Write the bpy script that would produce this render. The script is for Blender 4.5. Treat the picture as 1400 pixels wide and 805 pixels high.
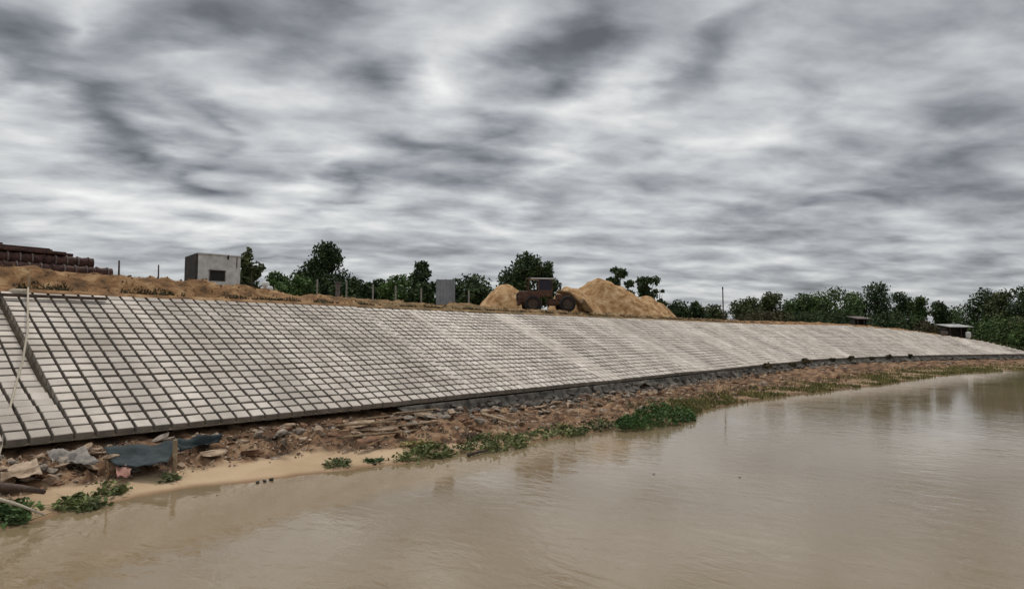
import bpy, math, random
import numpy as np
from mathutils import Vector, Matrix, noise as mnoise
random.seed(7); rng = np.random.default_rng(7)
for o in list(bpy.data.objects): bpy.data.objects.remove(o)
S = bpy.context.scene
COL = S.collection
R = math.radians

# ------------------------------------------------------------------ camera
# x runs along the bank, y runs from the river to the bank, z is up; water level z = 0
EYE = Vector((0, 0, 3.3)); FPX = 861.0; CX, CY = 700.0, 402.5; HOR = 460.0
PITCH = math.atan((HOR - CY) / FPX); HEAD = R(39.9)
cam = bpy.data.cameras.new('camera'); cam.sensor_width = 36; cam.lens = FPX / 1400 * 36
cam.clip_start = 0.1; cam.clip_end = 6000
cob = bpy.data.objects.new('camera', cam); COL.objects.link(cob); S.camera = cob
cob.location = EYE; cob.rotation_euler = (R(90) + PITCH, 0, HEAD - R(90))
FW = Vector((math.cos(HEAD), math.sin(HEAD), 0)); RT = Vector((math.sin(HEAD), -math.cos(HEAD), 0)); UP = Vector((0, 0, 1))
def ray(px, py):
    x, yu = px - CX, CY - py
    return RT * x + UP * (yu * math.cos(PITCH) + FPX * math.sin(PITCH)) + FW * (FPX * math.cos(PITCH) - yu * math.sin(PITCH))
def on_z(px, py, z):
    r = ray(px, py); return EYE + r * ((z - EYE.z) / r.z)
def at(px, py, depth):
    r = ray(px, py); return EYE + r * (depth / r.dot(FW))

# ------------------------------------------------------------------ light
S.render.engine = 'CYCLES'
S.view_settings.view_transform = 'Standard'; S.view_settings.look = 'None'
S.view_settings.exposure = 0.28; S.view_settings.gamma = 1
SUN_EL, SUN_AZ = R(62), R(55)              # azimuth measured from +x toward +y
sl = bpy.data.lights.new('sun', 'SUN'); sl.energy = 1.5; sl.angle = R(12); sl.color = (1, .95, .88)
so = bpy.data.objects.new('sun', sl); COL.objects.link(so)
sd = Vector((math.cos(SUN_EL)*math.cos(SUN_AZ), math.cos(SUN_EL)*math.sin(SUN_AZ), math.sin(SUN_EL)))
so.rotation_euler = sd.to_track_quat('Z', 'Y').to_euler(); so.location = (0, 0, 60)

W = bpy.data.worlds.new('World'); S.world = W; W.use_nodes = True
nt = W.node_tree; N = nt.nodes; L = nt.links; N.clear()
def nd(t, tree=None, **kw):
    n = (tree or nt).nodes.new(t)
    for k, v in kw.items(): setattr(n, k, v)
    return n
def mth(op, a, b=None, c=None, clamp=False, tree=None):
    tree = tree or nt
    n = nd('ShaderNodeMath', tree, operation=op); n.use_clamp = clamp
    for i, v in enumerate((a, b, c)):
        if v is None: continue
        if isinstance(v, (int, float)): n.inputs[i].default_value = v
        else: tree.links.new(v, n.inputs[i])
    return n.outputs[0]
tc = nd('ShaderNodeTexCoord'); sep = nd('ShaderNodeSeparateXYZ'); L.new(tc.outputs['Generated'], sep.inputs[0])
X_, Y_, Z_ = sep.outputs
# cloud deck: the view direction meets a flat layer
zc = mth('ADD', mth('MAXIMUM', Z_, 0.0), 0.15)
u = mth('DIVIDE', X_, zc); v = mth('DIVIDE', Y_, zc)
comb = nd('ShaderNodeCombineXYZ'); L.new(u, comb.inputs[0]); L.new(v, comb.inputs[1])
mp = nd('ShaderNodeMapping'); mp.inputs['Scale'].default_value = (.95, 1.38, 1); mp.inputs['Location'].default_value = (3.1, 1.7, 0)
mp0 = nd('ShaderNodeMapping'); mp0.inputs['Rotation'].default_value = (0, 0, R(38)); L.new(comb.outputs[0], mp0.inputs[0]); L.new(mp0.outputs[0], mp.inputs[0])   # the wind draws the clouds out across the river
def noise(vec, scale, detail, rough, dist=0.0, tree=None):
    tree = tree or nt
    n = nd('ShaderNodeTexNoise', tree); n.inputs['Scale'].default_value = scale; n.inputs['Detail'].default_value = detail
    n.inputs['Roughness'].default_value = rough; n.inputs['Distortion'].default_value = dist
    if vec is not None: tree.links.new(vec, n.inputs['Vector'])
    return n
n1 = noise(mp.outputs[0], 1.3, 6, 0.5, 0.1)
n2 = noise(mp.outputs[0], 3.6, 5, 0.5, 0.2)
# azimuth / elevation, gently warped, carries the large cloud masses
az = mth('ARCTAN2', Y_, X_); el = mth('ARCSINE', Z_)
cq = nd('ShaderNodeCombineXYZ'); L.new(az, cq.inputs[0]); L.new(el, cq.inputs[1])
wn = noise(mp.outputs[0], 1.6, 5, 0.5)
ws = nd('ShaderNodeVectorMath', operation='SUBTRACT'); L.new(wn.outputs['Color'], ws.inputs[0]); ws.inputs[1].default_value = (.5, .5, .5)
wm = nd('ShaderNodeVectorMath', operation='MULTIPLY'); L.new(ws.outputs[0], wm.inputs[0]); wm.inputs[1].default_value = (.40, .24, 0)
wa = nd('ShaderNodeVectorMath', operation='ADD'); L.new(cq.outputs[0], wa.inputs[0]); L.new(wm.outputs[0], wa.inputs[1])
BLOBS = [  # direction of the mass (as seen in the photograph), half sizes, tilt, strength
 (40,55,120,70,30,-.50),(110,150,110,40,-35,-.42),(270,45,150,60,-5,-.55),(370,70,110,45,0,-.38),(520,115,105,50,5,-.62),(440,15,130,35,5,-.35),
 (170,200,150,28,0,-.42),(310,215,80,34,-40,-.42),(480,255,80,30,20,-.35),(650,190,130,30,0,-.48),(560,200,80,22,10,-.3),
 (800,35,110,60,35,-.50),(720,105,120,48,30,-.50),(940,90,150,30,25,-.25),(1020,60,150,34,20,-.28),
 (1230,60,200,80,10,-.22),(1300,210,190,90,0,-.28),(640,265,110,18,0,-.22),(890,270,120,16,0,-.20),(1060,290,150,22,0,-.2),(1330,330,200,60,0,-.18),
 (900,215,120,18,10,-.18),(470,285,60,14,0,-.25),(1150,150,160,40,15,-.12),(60,290,90,14,10,-.18),(330,340,120,10,0,-.2),
 (120,50,45,80,10,.50),(25,125,60,45,-20,.50),(330,110,150,36,12,.32),(150,270,220,42,5,.40),(430,230,50,40,30,.35),(230,150,90,22,0,.25),
 (600,105,60,50,10,.55),(650,40,60,60,40,.35),(560,290,150,30,0,.22),(870,100,130,48,25,.50),(760,145,110,36,20,.34),(1000,35,80,25,25,.25),
 (900,160,120,30,10,.28),(770,235,150,20,0,.30),(400,175,110,30,10,.25),(320,310,200,26,0,.30),(660,310,220,22,0,.25),(1150,235,140,28,5,.14),(1220,115,120,22,0,.12),(1000,190,130,26,5,.2)]
acc = None
for (bx_, by_, hw, hh, rot, st) in BLOBS:
    d = ray(bx_, by_).normalized(); a_ = math.atan2(d.y, d.x); e_ = math.asin(d.z)
    m = nd('ShaderNodeMapping', vector_type='TEXTURE'); m.inputs['Location'].default_value = (a_, e_, 0)
    m.inputs['Rotation'].default_value = (0, 0, R(180 - rot)); m.inputs['Scale'].default_value = (hw * 1.35 / FPX, hh * 1.45 / FPX, 1)
    L.new(wa.outputs[0], m.inputs[0])
    g = nd('ShaderNodeTexGradient', gradient_type='QUADRATIC_SPHERE'); L.new(m.outputs[0], g.inputs[0])
    acc = mth('MULTIPLY_ADD', g.outputs['Fac'], st * (.88 if st < 0 else .85), acc if acc is not None else 0.0)
t1 = mth('MULTIPLY_ADD', n1.outputs['Fac'], 1.25, -0.625)
t2 = mth('MULTIPLY_ADD', n2.outputs['Fac'], 1.15, -0.575)
val = mth('ADD', mth('ADD', acc, t1), mth('ADD', t2, 0.50))
# far deck near the horizon evens out
val = mth('MULTIPLY_ADD', val, .78, .115)
ramp = nd('ShaderNodeValToRGB'); L.new(val, ramp.inputs[0]); cr = ramp.color_ramp; cr.interpolation = 'B_SPLINE'
cr.elements[0].position = 0.0; cr.elements[0].color = (.074, .077, .08, 1)
cr.elements[1].position = 1.0; cr.elements[1].color = (.80, .80, .78, 1)
for p, c in ((.25, (.188, .197, .212, 1)), (.5, (.372, .386, .402, 1)), (.75, (.60, .605, .60, 1))):
    e = cr.elements.new(p); e.color = c
sky = nd('ShaderNodeTexSky', sky_type='NISHITA'); sky.sun_disc = False; sky.sun_elevation = SUN_EL
sky.sun_rotation = math.atan2(sd.x, sd.y)
# unseen high sky is made brighter than the visible deck, adding light from above
hi = nd('ShaderNodeMapRange'); L.new(Z_, hi.inputs[0]); hi.inputs[1].default_value = .5; hi.inputs[2].default_value = .85; hi.inputs[3].default_value = 10.0; hi.inputs[4].default_value = 16.0
sc = nd('ShaderNodeVectorMath', operation='SCALE'); L.new(ramp.outputs[0], sc.inputs[0]); L.new(hi.outputs[0], sc.inputs['Scale'])
mixs = nd('ShaderNodeMix', data_type='RGBA'); mixs.inputs[0].default_value = .95
L.new(sky.outputs[0], mixs.inputs[6]); L.new(sc.outputs[0], mixs.inputs[7])
bg = nd('ShaderNodeBackground'); bg.inputs[1].default_value = .1; L.new(mixs.outputs[2], bg.inputs[0])
wo = nd('ShaderNodeOutputWorld'); L.new(bg.outputs[0], wo.inputs[0])

# ------------------------------------------------------------------ materials
def mat(name, c1, c2=None, scale=3.0, rough=.85, bump=0.0, bscale=None, c3=None, island=0.0, detail=6, metallic=0, trans=0, spec=.3, sharp=(.35, .65)):
    m = bpy.data.materials.new(name); m.use_nodes = True; t = m.node_tree; p = t.nodes['Principled BSDF']
    p.inputs['Roughness'].default_value = rough; p.inputs['Metallic'].default_value = metallic; p.inputs['Specular IOR Level'].default_value = spec
    co = nd('ShaderNodeTexCoord', t)
    geo = nd('ShaderNodeNewGeometry', t)
    src = geo.outputs['Position']
    r = nd('ShaderNodeValToRGB', t); n = noise(src, scale, detail, .6, .2, t); t.links.new(n.outputs['Fac'], r.inputs[0])
    r.color_ramp.elements[0].position, r.color_ramp.elements[1].position = sharp
    r.color_ramp.elements[0].color = (*c1, 1); r.color_ramp.elements[1].color = (*(c2 or c1), 1)
    if c3: e = r.color_ramp.elements.new(.5 * sum(sharp)); e.color = (*c3, 1)
    out = r.outputs[0]
    if island:
        mr = nd('ShaderNodeMapRange', t); t.links.new(geo.outputs['Random Per Island'], mr.inputs[0]); mr.inputs[3].default_value = 1 - island; mr.inputs[4].default_value = 1 + island
        s = nd('ShaderNodeVectorMath', t, operation='SCALE'); t.links.new(out, s.inputs[0]); t.links.new(mr.outputs[0], s.inputs['Scale']); out = s.outputs[0]
    t.links.new(out, p.inputs['Base Color'])
    if bump:
        b = nd('ShaderNodeBump', t); b.inputs['Strength'].default_value = bump; b.inputs['Distance'].default_value = .1
        nb = noise(src, bscale or scale * 4, 5, .6, 0, t); t.links.new(nb.outputs['Fac'], b.inputs['Height']); t.links.new(b.outputs[0], p.inputs['Normal'])
    return m
M = {}
M['block'] = mat('block_concrete', (.50, .435, .37), (.68, .61, .535), .6, .9, .3, 30, island=.11)
M['block_side'] = mat('block_side_concrete', (.20, .175, .15), (.33, .29, .245), 2.5, .95, .4, 25, island=.12)  # darker copy of the block concrete; shade of the side faces put into the colour
M['joint'] = mat('joint_sand', (.14, .11, .078), (.25, .195, .135), 3, 1)
M['soil'] = mat('orange_soil', (.24, .135, .06), (.42, .27, .135), 1.1, 1, .5, 6, c3=(.31, .18, .085))
M['pile'] = mat('sand_pile', (.27, .14, .06), (.62, .43, .245), 1.5, 1, 1.0, 4, c3=(.45, .27, .125))
M['rock_grey'] = mat('broken_concrete', (.14, .115, .09), (.45, .375, .30), 4, .95, .9, 14)
M['clods'] = mat('soil_clod', (.08, .045, .022), (.38, .24, .12), 2.5, 1, 0, island=.4)
M['rock_dark'] = mat('dark_stone', (.055, .047, .04), (.20, .175, .15), 5, .95, .6, 16)
M['rock_red'] = mat('red_clay_lump', (.10, .05, .03), (.32, .18, .105), 4, .95, .9, 14)
M['rock_tan'] = mat('tan_lump', (.22, .145, .09), (.54, .40, .28), 4, .95, .9, 14)
M['rubble'] = mat('gravel', (.14, .09, .055), (.46, .35, .25), 2.5, .95, 0, island=.5)
M['tarp'] = mat('tarpaulin', (.012, .020, .023), (.040, .052, .056), 2.5, .85, .6, 4)
M['fabric'] = mat('dark_geotextile', (.05, .045, .038), (.24, .215, .18), 1.8, .95, .9, 7)
M['cloth'] = mat('grey_cloth', (.11, .10, .09), (.32, .285, .25), 6, .9, .3)
M['pink'] = mat('pink_cloth', (.28, .13, .10), (.42, .24, .19), 6, .9)
M['wood'] = mat('weathered_wood', (.26, .185, .115), (.46, .35, .23), 7, .9, .5, 20)
M['darkwood'] = mat('dark_wood', (.05, .035, .028), (.13, .09, .07), 6, .9, .4)
M['rust'] = mat('rusty_steel', (.030, .016, .014), (.11, .055, .042), 4, .8, .3)
M['rustlight'] = mat('dusty_steel', (.09, .07, .065), (.20, .165, .15), 5, .8, .2)
M['wall'] = mat('lime_wall', (.46, .44, .43), (.72, .70, .68), 1.3, .9, .2)
M['walldark'] = mat('dark_wall', (.04, .035, .032), (.075, .065, .06), 1.3, .9)  # dark tone for the blockhouse end wall and the shed walls
M['black'] = mat('black_void', (.012, .012, .012), (.03, .028, .026), 3, .7)
M['shedroof'] = mat('pale_roof_sheet', (.26, .26, .25), (.46, .46, .45), 1.2, .7)
M['sheet'] = mat('zinc_sheet', (.20, .215, .23), (.30, .31, .33), 1.5, .5, .1, metallic=.3)
M['white'] = mat('white_sheet', (.55, .55, .54), (.72, .72, .70), 2, .7)
M['post'] = mat('concrete_post', (.20, .19, .175), (.34, .32, .29), 5, .9)
M['bark'] = mat('bark', (.05, .036, .026), (.11, .085, .062), 5, .95, .5)
M['rope'] = mat('rope', (.34, .29, .22), (.5, .44, .34), 20, .9)
M['loader'] = mat('red_brown_paint', (.055, .026, .016), (.15, .072, .042), 3, .6, .1)
M['loaderyel'] = mat('ochre_paint', (.12, .07, .03), (.24, .14, .055), 3, .6, .1)
M['tyre'] = mat('tyre_rubber', (.016, .015, .014), (.035, .03, .027), 6, .9)
M['glass'] = mat('dark_glass', (.015, .012, .022), (.03, .025, .045), 2, .35, spec=.3)
def leafmat(name, c1, c2, var=.35):
    m = mat(name, c1, c2, .7, .75, island=var, spec=.2)
    return m
M['leaf_dark'] = leafmat('leaves_dark', (0.0255, 0.0437, 0.0200), (0.0728, 0.1092, 0.0400))
M['leaf_mid'] = leafmat('leaves_mid', (0.0400, 0.0728, 0.0255), (0.1128, 0.1729, 0.0510))
M['leaf_olive'] = leafmat('leaves_olive', (0.0504, 0.0672, 0.0302), (0.1260, 0.1428, 0.0571))
M['leaf_brown'] = leafmat('leaves_brownish', (0.0490, 0.0476, 0.0252), (0.1050, 0.0868, 0.0448))
M['leaf_water'] = leafmat('leaves_waterside', (0.0575, 0.0747, 0.0253), (0.2070, 0.2300, 0.0862), .5)
M['leaf_bright'] = leafmat('leaves_bright', (.03, .065, .018), (.085, .16, .04), .45)
M['leaf_yellow'] = leafmat('leaves_yellow', (.14, .15, .04), (.30, .27, .10))
M['grass'] = leafmat('grass_blades', (.09, .10, .03), (.28, .25, .10))

# dusty and freshly washed bands run up the slope; dark splashes sit on single blocks
t = M['block'].node_tree; p = t.nodes['Principled BSDF']; src = p.inputs['Base Color'].links[0].from_socket
g = nd('ShaderNodeNewGeometry', t); mm_ = nd('ShaderNodeMapping', t); mm_.inputs['Scale'].default_value = (.42, .06, .06); t.links.new(g.outputs['Position'], mm_.inputs[0])
nz = noise(mm_.outputs[0], 1.0, 4, .6, .6, t); mr = nd('ShaderNodeMapRange', t); t.links.new(nz.outputs['Fac'], mr.inputs[0]); mr.inputs[1].default_value = .35; mr.inputs[2].default_value = .65; mr.inputs[3].default_value = .76; mr.inputs[4].default_value = 1.10
nz2 = noise(g.outputs['Position'], 3.5, 6, .7, 1.0, t); mr2 = nd('ShaderNodeMapRange', t); t.links.new(nz2.outputs['Fac'], mr2.inputs[0]); mr2.inputs[1].default_value = .60; mr2.inputs[2].default_value = .72; mr2.inputs[3].default_value = 1.0; mr2.inputs[4].default_value = .72
sc_ = nd('ShaderNodeVectorMath', t, operation='SCALE'); t.links.new(src, sc_.inputs[0]); t.links.new(mth('MULTIPLY', mr.outputs[0], mr2.outputs[0], tree=t), sc_.inputs['Scale']); t.links.new(sc_.outputs[0], p.inputs['Base Color'])
# water
m = bpy.data.materials.new('muddy_water'); m.use_nodes = True; t = m.node_tree; p = t.nodes['Principled BSDF']
g = nd('ShaderNodeNewGeometry', t); n = noise(g.outputs['Position'], .07, 4, .5, .3, t)
r = nd('ShaderNodeValToRGB', t); t.links.new(n.outputs['Fac'], r.inputs[0]); r.color_ramp.elements[0].position = .3; r.color_ramp.elements[1].position = .7
r.color_ramp.elements[0].color = (.195, .144, .078, 1); r.color_ramp.elements[1].color = (.28, .208, .13, 1)
t.links.new(r.outputs[0], p.inputs['Base Color']); p.inputs['Roughness'].default_value = .035; p.inputs['IOR'].default_value = 1.55
mpw = nd('ShaderNodeMapping', t); t.links.new(g.outputs['Position'], mpw.inputs[0]); mpw.inputs['Rotation'].default_value = (0, 0, -HEAD + R(8)); mpw.inputs['Scale'].default_value = (1.5, .75, 1)
w1 = noise(mpw.outputs[0], 2.2, 4, .55, .6, t); w2 = noise(mpw.outputs[0], .35, 3, .5, .4, t); w3 = noise(g.outputs['Position'], .12, 3, .5, .3, t)
pm = nd('ShaderNodeMapRange', t); t.links.new(w3.outputs['Fac'], pm.inputs[0]); pm.inputs[1].default_value = .38; pm.inputs[2].default_value = .62; pm.inputs[3].default_value = .25; pm.inputs[4].default_value = 1.0
hsum = mth('MULTIPLY_ADD', w2.outputs['Fac'], .6, mth('MULTIPLY', w1.outputs['Fac'], pm.outputs[0], tree=t), tree=t)
b = nd('ShaderNodeBump', t); b.inputs['Strength'].default_value = .26; b.inputs['Distance'].default_value = .05
spx = nd('ShaderNodeSeparateXYZ', t); t.links.new(g.outputs['Position'], spx.inputs[0])     # sheltered, calmer water further up the bank
lee = nd('ShaderNodeMapRange', t); t.links.new(spx.outputs[0], lee.inputs[0]); lee.inputs[1].default_value = 16; lee.inputs[2].default_value = 42; lee.inputs[3].default_value = .28; lee.inputs[4].default_value = .10
t.links.new(lee.outputs[0], b.inputs['Strength'])
t.links.new(hsum, b.inputs['Height']); t.links.new(b.outputs[0], p.inputs['Normal']); M['water'] = m

# bank soil: attributes say where sand, clay and rubble lie
m = bpy.data.materials.new('river_bank_soil'); m.use_nodes = True; t = m.node_tree; p = t.nodes['Principled BSDF']; p.inputs['Roughness'].default_value = .95; p.inputs['Specular IOR Level'].default_value = .2
g = nd('ShaderNodeNewGeometry', t)
def ramp2(tree, fac, stops):
    r = nd('ShaderNodeValToRGB', tree); tree.links.new(fac, r.inputs[0]); c = r.color_ramp
    c.elements[0].position, c.elements[0].color = stops[0][0], (*stops[0][1], 1); c.elements[1].position, c.elements[1].color = stops[-1][0], (*stops[-1][1], 1)
    for q, cc in stops[1:-1]: e = c.elements.new(q); e.color = (*cc, 1)
    return r.outputs[0]
na = noise(g.outputs['Position'], 1.6, 7, .65, .5, t); nb_ = noise(g.outputs['Position'], .5, 5, .6, .3, t)
clay = ramp2(t, na.outputs['Fac'], [(.36, (.035, .024, .016)), (.47, (.11, .06, .032)), (.56, (.23, .135, .075)), (.68, (.36, .26, .165))])
sand = ramp2(t, nb_.outputs['Fac'], [(.3, (.38, .265, .16)), (.7, (.50, .365, .235))])
at_ = nd('ShaderNodeAttribute', t); at_.attribute_name = 'sand'
mx = nd('ShaderNodeMix', t, data_type='RGBA'); t.links.new(at_.outputs['Fac'], mx.inputs[0]); t.links.new(clay, mx.inputs[6]); t.links.new(sand, mx.inputs[7])
at2 = nd('ShaderNodeAttribute', t); at2.attribute_name = 'wet'
mw = nd('ShaderNodeMix', t, data_type='RGBA', blend_type='MULTIPLY'); t.links.new(at2.outputs['Fac'], mw.inputs[0]); t.links.new(mx.outputs[2], mw.inputs[6]); mw.inputs[7].default_value = (.5, .42, .36, 1)
t.links.new(mw.outputs[2], p.inputs['Base Color'])
b = nd('ShaderNodeBump', t); b.inputs['Strength'].default_value = .5; b.inputs['Distance'].default_value = .06
n = noise(g.outputs['Position'], 9, 5, .65, 0, t); t.links.new(n.outputs['Fac'], b.inputs['Height']); t.links.new(b.outputs[0], p.inputs['Normal'])
M['bank'] = m
# upper ground: bare orange soil by the edge, scrub further off
m = mat('upper_ground', (.075, .042, .02), (.40, .26, .13), 1.6, 1, .9, 6, c3=(.23, .12, .05), sharp=(.33, .66)); t = m.node_tree; p = t.nodes['Principled BSDF']
soil_out = p.inputs['Base Color'].links[0].from_socket
g = nd('ShaderNodeNewGeometry', t); n = noise(g.outputs['Position'], .25, 6, .6, .2, t)
gr = ramp2(t, n.outputs['Fac'], [(.35, (.07, .075, .03)), (.65, (.17, .14, .07))])
aa = nd('ShaderNodeAttribute', t); aa.attribute_name = 'scrub'
mx = nd('ShaderNodeMix', t, data_type='RGBA'); t.links.new(aa.outputs['Fac'], mx.inputs[0]); t.links.new(soil_out, mx.inputs[6]); t.links.new(gr, mx.inputs[7])
t.links.new(mx.outputs[2], p.inputs['Base Color']); M['ground'] = m

# ------------------------------------------------------------------ mesh helpers
class MB:
    def __init__(s): s.v = []; s.f = []; s.mi = []
    def add(s, vs, fs, mi=0):
        b = len(s.v); s.v.extend([tuple(q) for q in vs]); s.f.extend([tuple(i + b for i in f) for f in fs]); s.mi.extend([mi] * len(fs)); return s
    def box(s, c, d, rot=None, mi=0, taper=1.0, ch=0.0):
        c = Vector(c); hx, hy, hz = d[0]/2, d[1]/2, d[2]/2; vs = []
        e = ch
        if e:   # chamfered box, 24 vertices
            for sx in (-1, 1):
                for sy in (-1, 1):
                    for sz in (-1, 1):
                        vs += [(sx*hx, sy*(hy-e), sz*(hz-e)), (sx*(hx-e), sy*hy, sz*(hz-e)), (sx*(hx-e), sy*(hy-e), sz*hz)]
            def I(a, b_, c_, k): return ((a*2+b_)*2+c_)*3+k
            fs = []
            for k in range(3):
                for q in (0, 1):
                    o4 = [(0,0),(0,1),(1,1),(1,0)]
                    fs.append(tuple(I(*((q,)+w if k == 0 else (w[0], q, w[1]) if k == 1 else w+(q,)), k) for w in o4))
            for k in range(3):
                a1, a2 = [z for z in range(3) if z != k]
                for w in ((0,0),(0,1),(1,0),(1,1)):
                    def ix(end, kk):
                        l = [0,0,0]; l[k] = end; l[a1] = w[0]; l[a2] = w[1]; return I(*l, kk)
                    fs.append((ix(0,a1), ix(0,a2), ix(1,a2), ix(1,a1)))
            for a in (0,1):
                for b_ in (0,1):
                    for c_ in (0,1): fs.append((I(a,b_,c_,0), I(a,b_,c_,1), I(a,b_,c_,2)))
        else:
            for sz in (-1, 1):
                k = taper if sz > 0 else 1
                vs += [(-hx*k,-hy*k,sz*hz),(hx*k,-hy*k,sz*hz),(hx*k,hy*k,sz*hz),(-hx*k,hy*k,sz*hz)]
            fs = [(3,2,1,0),(4,5,6,7),(0,1,5,4),(1,2,6,5),(2,3,7,6),(3,0,4,7)]
        vs = [Vector(q) for q in vs]
        if rot is not None: vs = [rot @ q for q in vs]
        return s.add([q + c for q in vs], fs, mi)
    def tube(s, pts, rad, n=8, mi=0, caps=True):
        pts = [Vector(q) for q in pts]; rad = rad if isinstance(rad, (list, tuple)) else [rad]*len(pts)
        rings = []; prev = None
        for i, q in enumerate(pts):
            d = (pts[min(i+1, len(pts)-1)] - pts[max(i-1, 0)]).normalized()
            a = d.orthogonal().normalized() if prev is None else (prev - d*prev.dot(d)).normalized()
            prev = a; b_ = d.cross(a)
            rings.append([q + (a*math.cos(2*math.pi*k/n) + b_*math.sin(2*math.pi*k/n))*rad[i] for k in range(n)])
        vs = [w for r_ in rings for w in r_]; fs = []
        for i in range(len(pts)-1):
            for k in range(n): fs.append((i*n+k, i*n+(k+1)%n, (i+1)*n+(k+1)%n, (i+1)*n+k))
        if caps: fs += [tuple(range(n))[::-1], tuple((len(pts)-1)*n + k for k in range(n))]
        return s.add(vs, fs, mi)
    def build(s, name, mats, parent=None, smooth=False, recalc=True):
        me = bpy.data.meshes.new(name); me.from_pydata(s.v, [], s.f)
        for mm in (mats if isinstance(mats, (list, tuple)) else [mats]): me.materials.append(mm)
        if any(s.mi): me.polygons.foreach_set('material_index', s.mi)
        if recalc:
            import bmesh
            bm = bmesh.new(); bm.from_mesh(me); bmesh.ops.recalc_face_normals(bm, faces=bm.faces); bm.to_mesh(me); bm.free()
        if smooth: me.polygons.foreach_set('use_smooth', [True]*len(me.polygons))
        me.update()
        o = bpy.data.objects.new(name, me); COL.objects.link(o)
        if parent is not None: o.parent = parent
        return o
def tag(o, label=None, cat=None, group=None, kind=None):
    if label: o['label'] = label
    if cat: o['category'] = cat
    if group: o['group'] = group
    if kind: o['kind'] = kind
    return o
def empty(name, loc, label, cat, group=None, rz=0):
    o = bpy.data.objects.new(name, None); o.empty_display_size = .1; COL.objects.link(o); o.location = loc; o.rotation_euler = (0, 0, rz)
    return tag(o, label, cat, group)
def copy_tree(o, parent=None):
    c = o.copy(); COL.objects.link(c); c.parent = parent
    for ch in list(o.children): copy_tree(ch, c)
    return c
def fbm(x, y, z=0, oct=4):
    return mnoise.fractal(Vector((x, y, z)), 1.0, 2.0, oct)
def sstep(a, b, x):
    x = min(1, max(0, (x-a)/(b-a))); return x*x*(3-2*x)

# ------------------------------------------------------------------ lie of the land
TOE_D = 17.95; ZT = .95; TH = R(24.7); SL = 9.6; CT, ST = math.cos(TH), math.sin(TH)
ctrl = [(-700, TOE_D), (-200, TOE_D), (-60, TOE_D), (0, TOE_D), (40, TOE_D), (60, TOE_D), (72, 17.7), (82, 15.7), (92, 12.4), (101, 8.3), (108, 3.8), (114, -1.5), (120, -9), (127, -20), (140, -50), (165, -130), (300, -700)]
dense = []
for i in range(len(ctrl)-1):
    p0, p1, p2, p3 = ctrl[max(i-1,0)], ctrl[i], ctrl[i+1], ctrl[min(i+2,len(ctrl)-1)]
    if i == 0: p0 = (2*p1[0]-p2[0], 2*p1[1]-p2[1])
    # centripetal-ish hermite
    l1 = math.dist(p1, p2); m1 = [(p2[k]-p0[k])/max(1e-6, math.dist(p2,p0))*l1 for k in (0,1)]; m2 = [(p3[k]-p1[k])/max(1e-6, math.dist(p3,p1))*l1 for k in (0,1)]
    for j in range(24):
        h = j/24; h2, h3 = h*h, h*h*h
        dense.append(tuple((2*h3-3*h2+1)*p1[k] + (h3-2*h2+h)*m1[k] + (-2*h3+3*h2)*p2[k] + (h3-h2)*m2[k] for k in (0,1)))
dense.append(ctrl[-1]); dense = np.array(dense)
arc = np.concatenate([[0], np.cumsum(np.linalg.norm(np.diff(dense, axis=0), axis=1))]) - 700.0     # arc = x on the straight
def toe(tt):
    e = .6
    a = np.array([np.interp(tt, arc, dense[:, k]) for k in (0,1)])
    b1 = np.array([np.interp(tt-e, arc, dense[:, k]) for k in (0,1)]); b2 = np.array([np.interp(tt+e, arc, dense[:, k]) for k in (0,1)])
    tg = b2-b1; tg /= np.linalg.norm(tg)
    return a[0], a[1], -tg[1], tg[0]            # x, y, normal (away from the river)
def rel(tt):                                    # the slope runs out beyond the bend
    return float(np.interp(tt, [86, 94, 100, 104, 108, 112, 114, 116.5], [1, .97, .88, .80, .62, .44, .22, .0]))
def slope_pt(tt, v_, h=0.0):
    x, y, nx, ny = toe(tt)
    return Vector((x + nx*(v_*CT - h*ST), y + ny*(v_*CT - h*ST), ZT + v_*ST + h*CT))
wl_px = [(30,718),(100,695),(180,681),(250,668),(330,660),(400,651),(480,642),(565,632),(600,624),(630,619),(690,611),(750,601),(850,586),(935,581),(960,562),(1000,553),(1060,543),(1130,535),(1200,527),(1250,519),(1290,513)]
wl = [(on_z(a, b_, 0)) for a, b_ in wl_px]
WT = [-60] + [q.x for q in wl] + [84, 100, 120, 200]; WW = [4.3] + [TOE_D - q.y for q in wl] + [14.5, 16, 18, 25]
def bw(tt): return float(np.interp(tt, WT, WW)) + .18*fbm(tt*.9, 3.3)
SFK = ([-5, 2.5, 4, 8, 10.5, 12.5, 16, 30, 60, 100], [.55, .5, .42, .42, .42, .16, .12, .12, .25, .4])
def bank_z(tt, c):
    sf = float(np.interp(tt, *SFK))
    if c < 0: return .16*c/sf*.9
    if c < sf: return .13*c/sf + .012*fbm(tt*2, c*6)
    q = (c-sf)/(1-sf)
    hi_ = float(np.interp(tt, [4, 12, 19, 30, 60], [.58, .54, .30, .24, .26])); base = .13 + (hi_-.13)*sstep(0, 1, q)**.85
    return base + (.26*fbm(tt*1.3, c*5, 1.7, 5) + .16*fbm(tt*4, c*12, 4, 5))*min(1, q*4)*(1-.6*q)
def bank_pt(tt, c, dz=0):
    x, y, nx, ny = toe(tt); w_ = bw(tt)
    o_ = -(1-c)*w_
    return Vector((x + nx*o_, y + ny*o_, bank_z(tt, c) + dz))
def bank_drop(px, py, z0=.3):                   # where the ray through a spot of the photograph meets the (straight) bank
    q = on_z(px, py, z0)
    for _ in range(6):
        c = 1 - (TOE_D - q.y)/bw(q.x); z = bank_z(q.x, max(-.2, min(1.05, c))); q = on_z(px, py, z)
    return q
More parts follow.
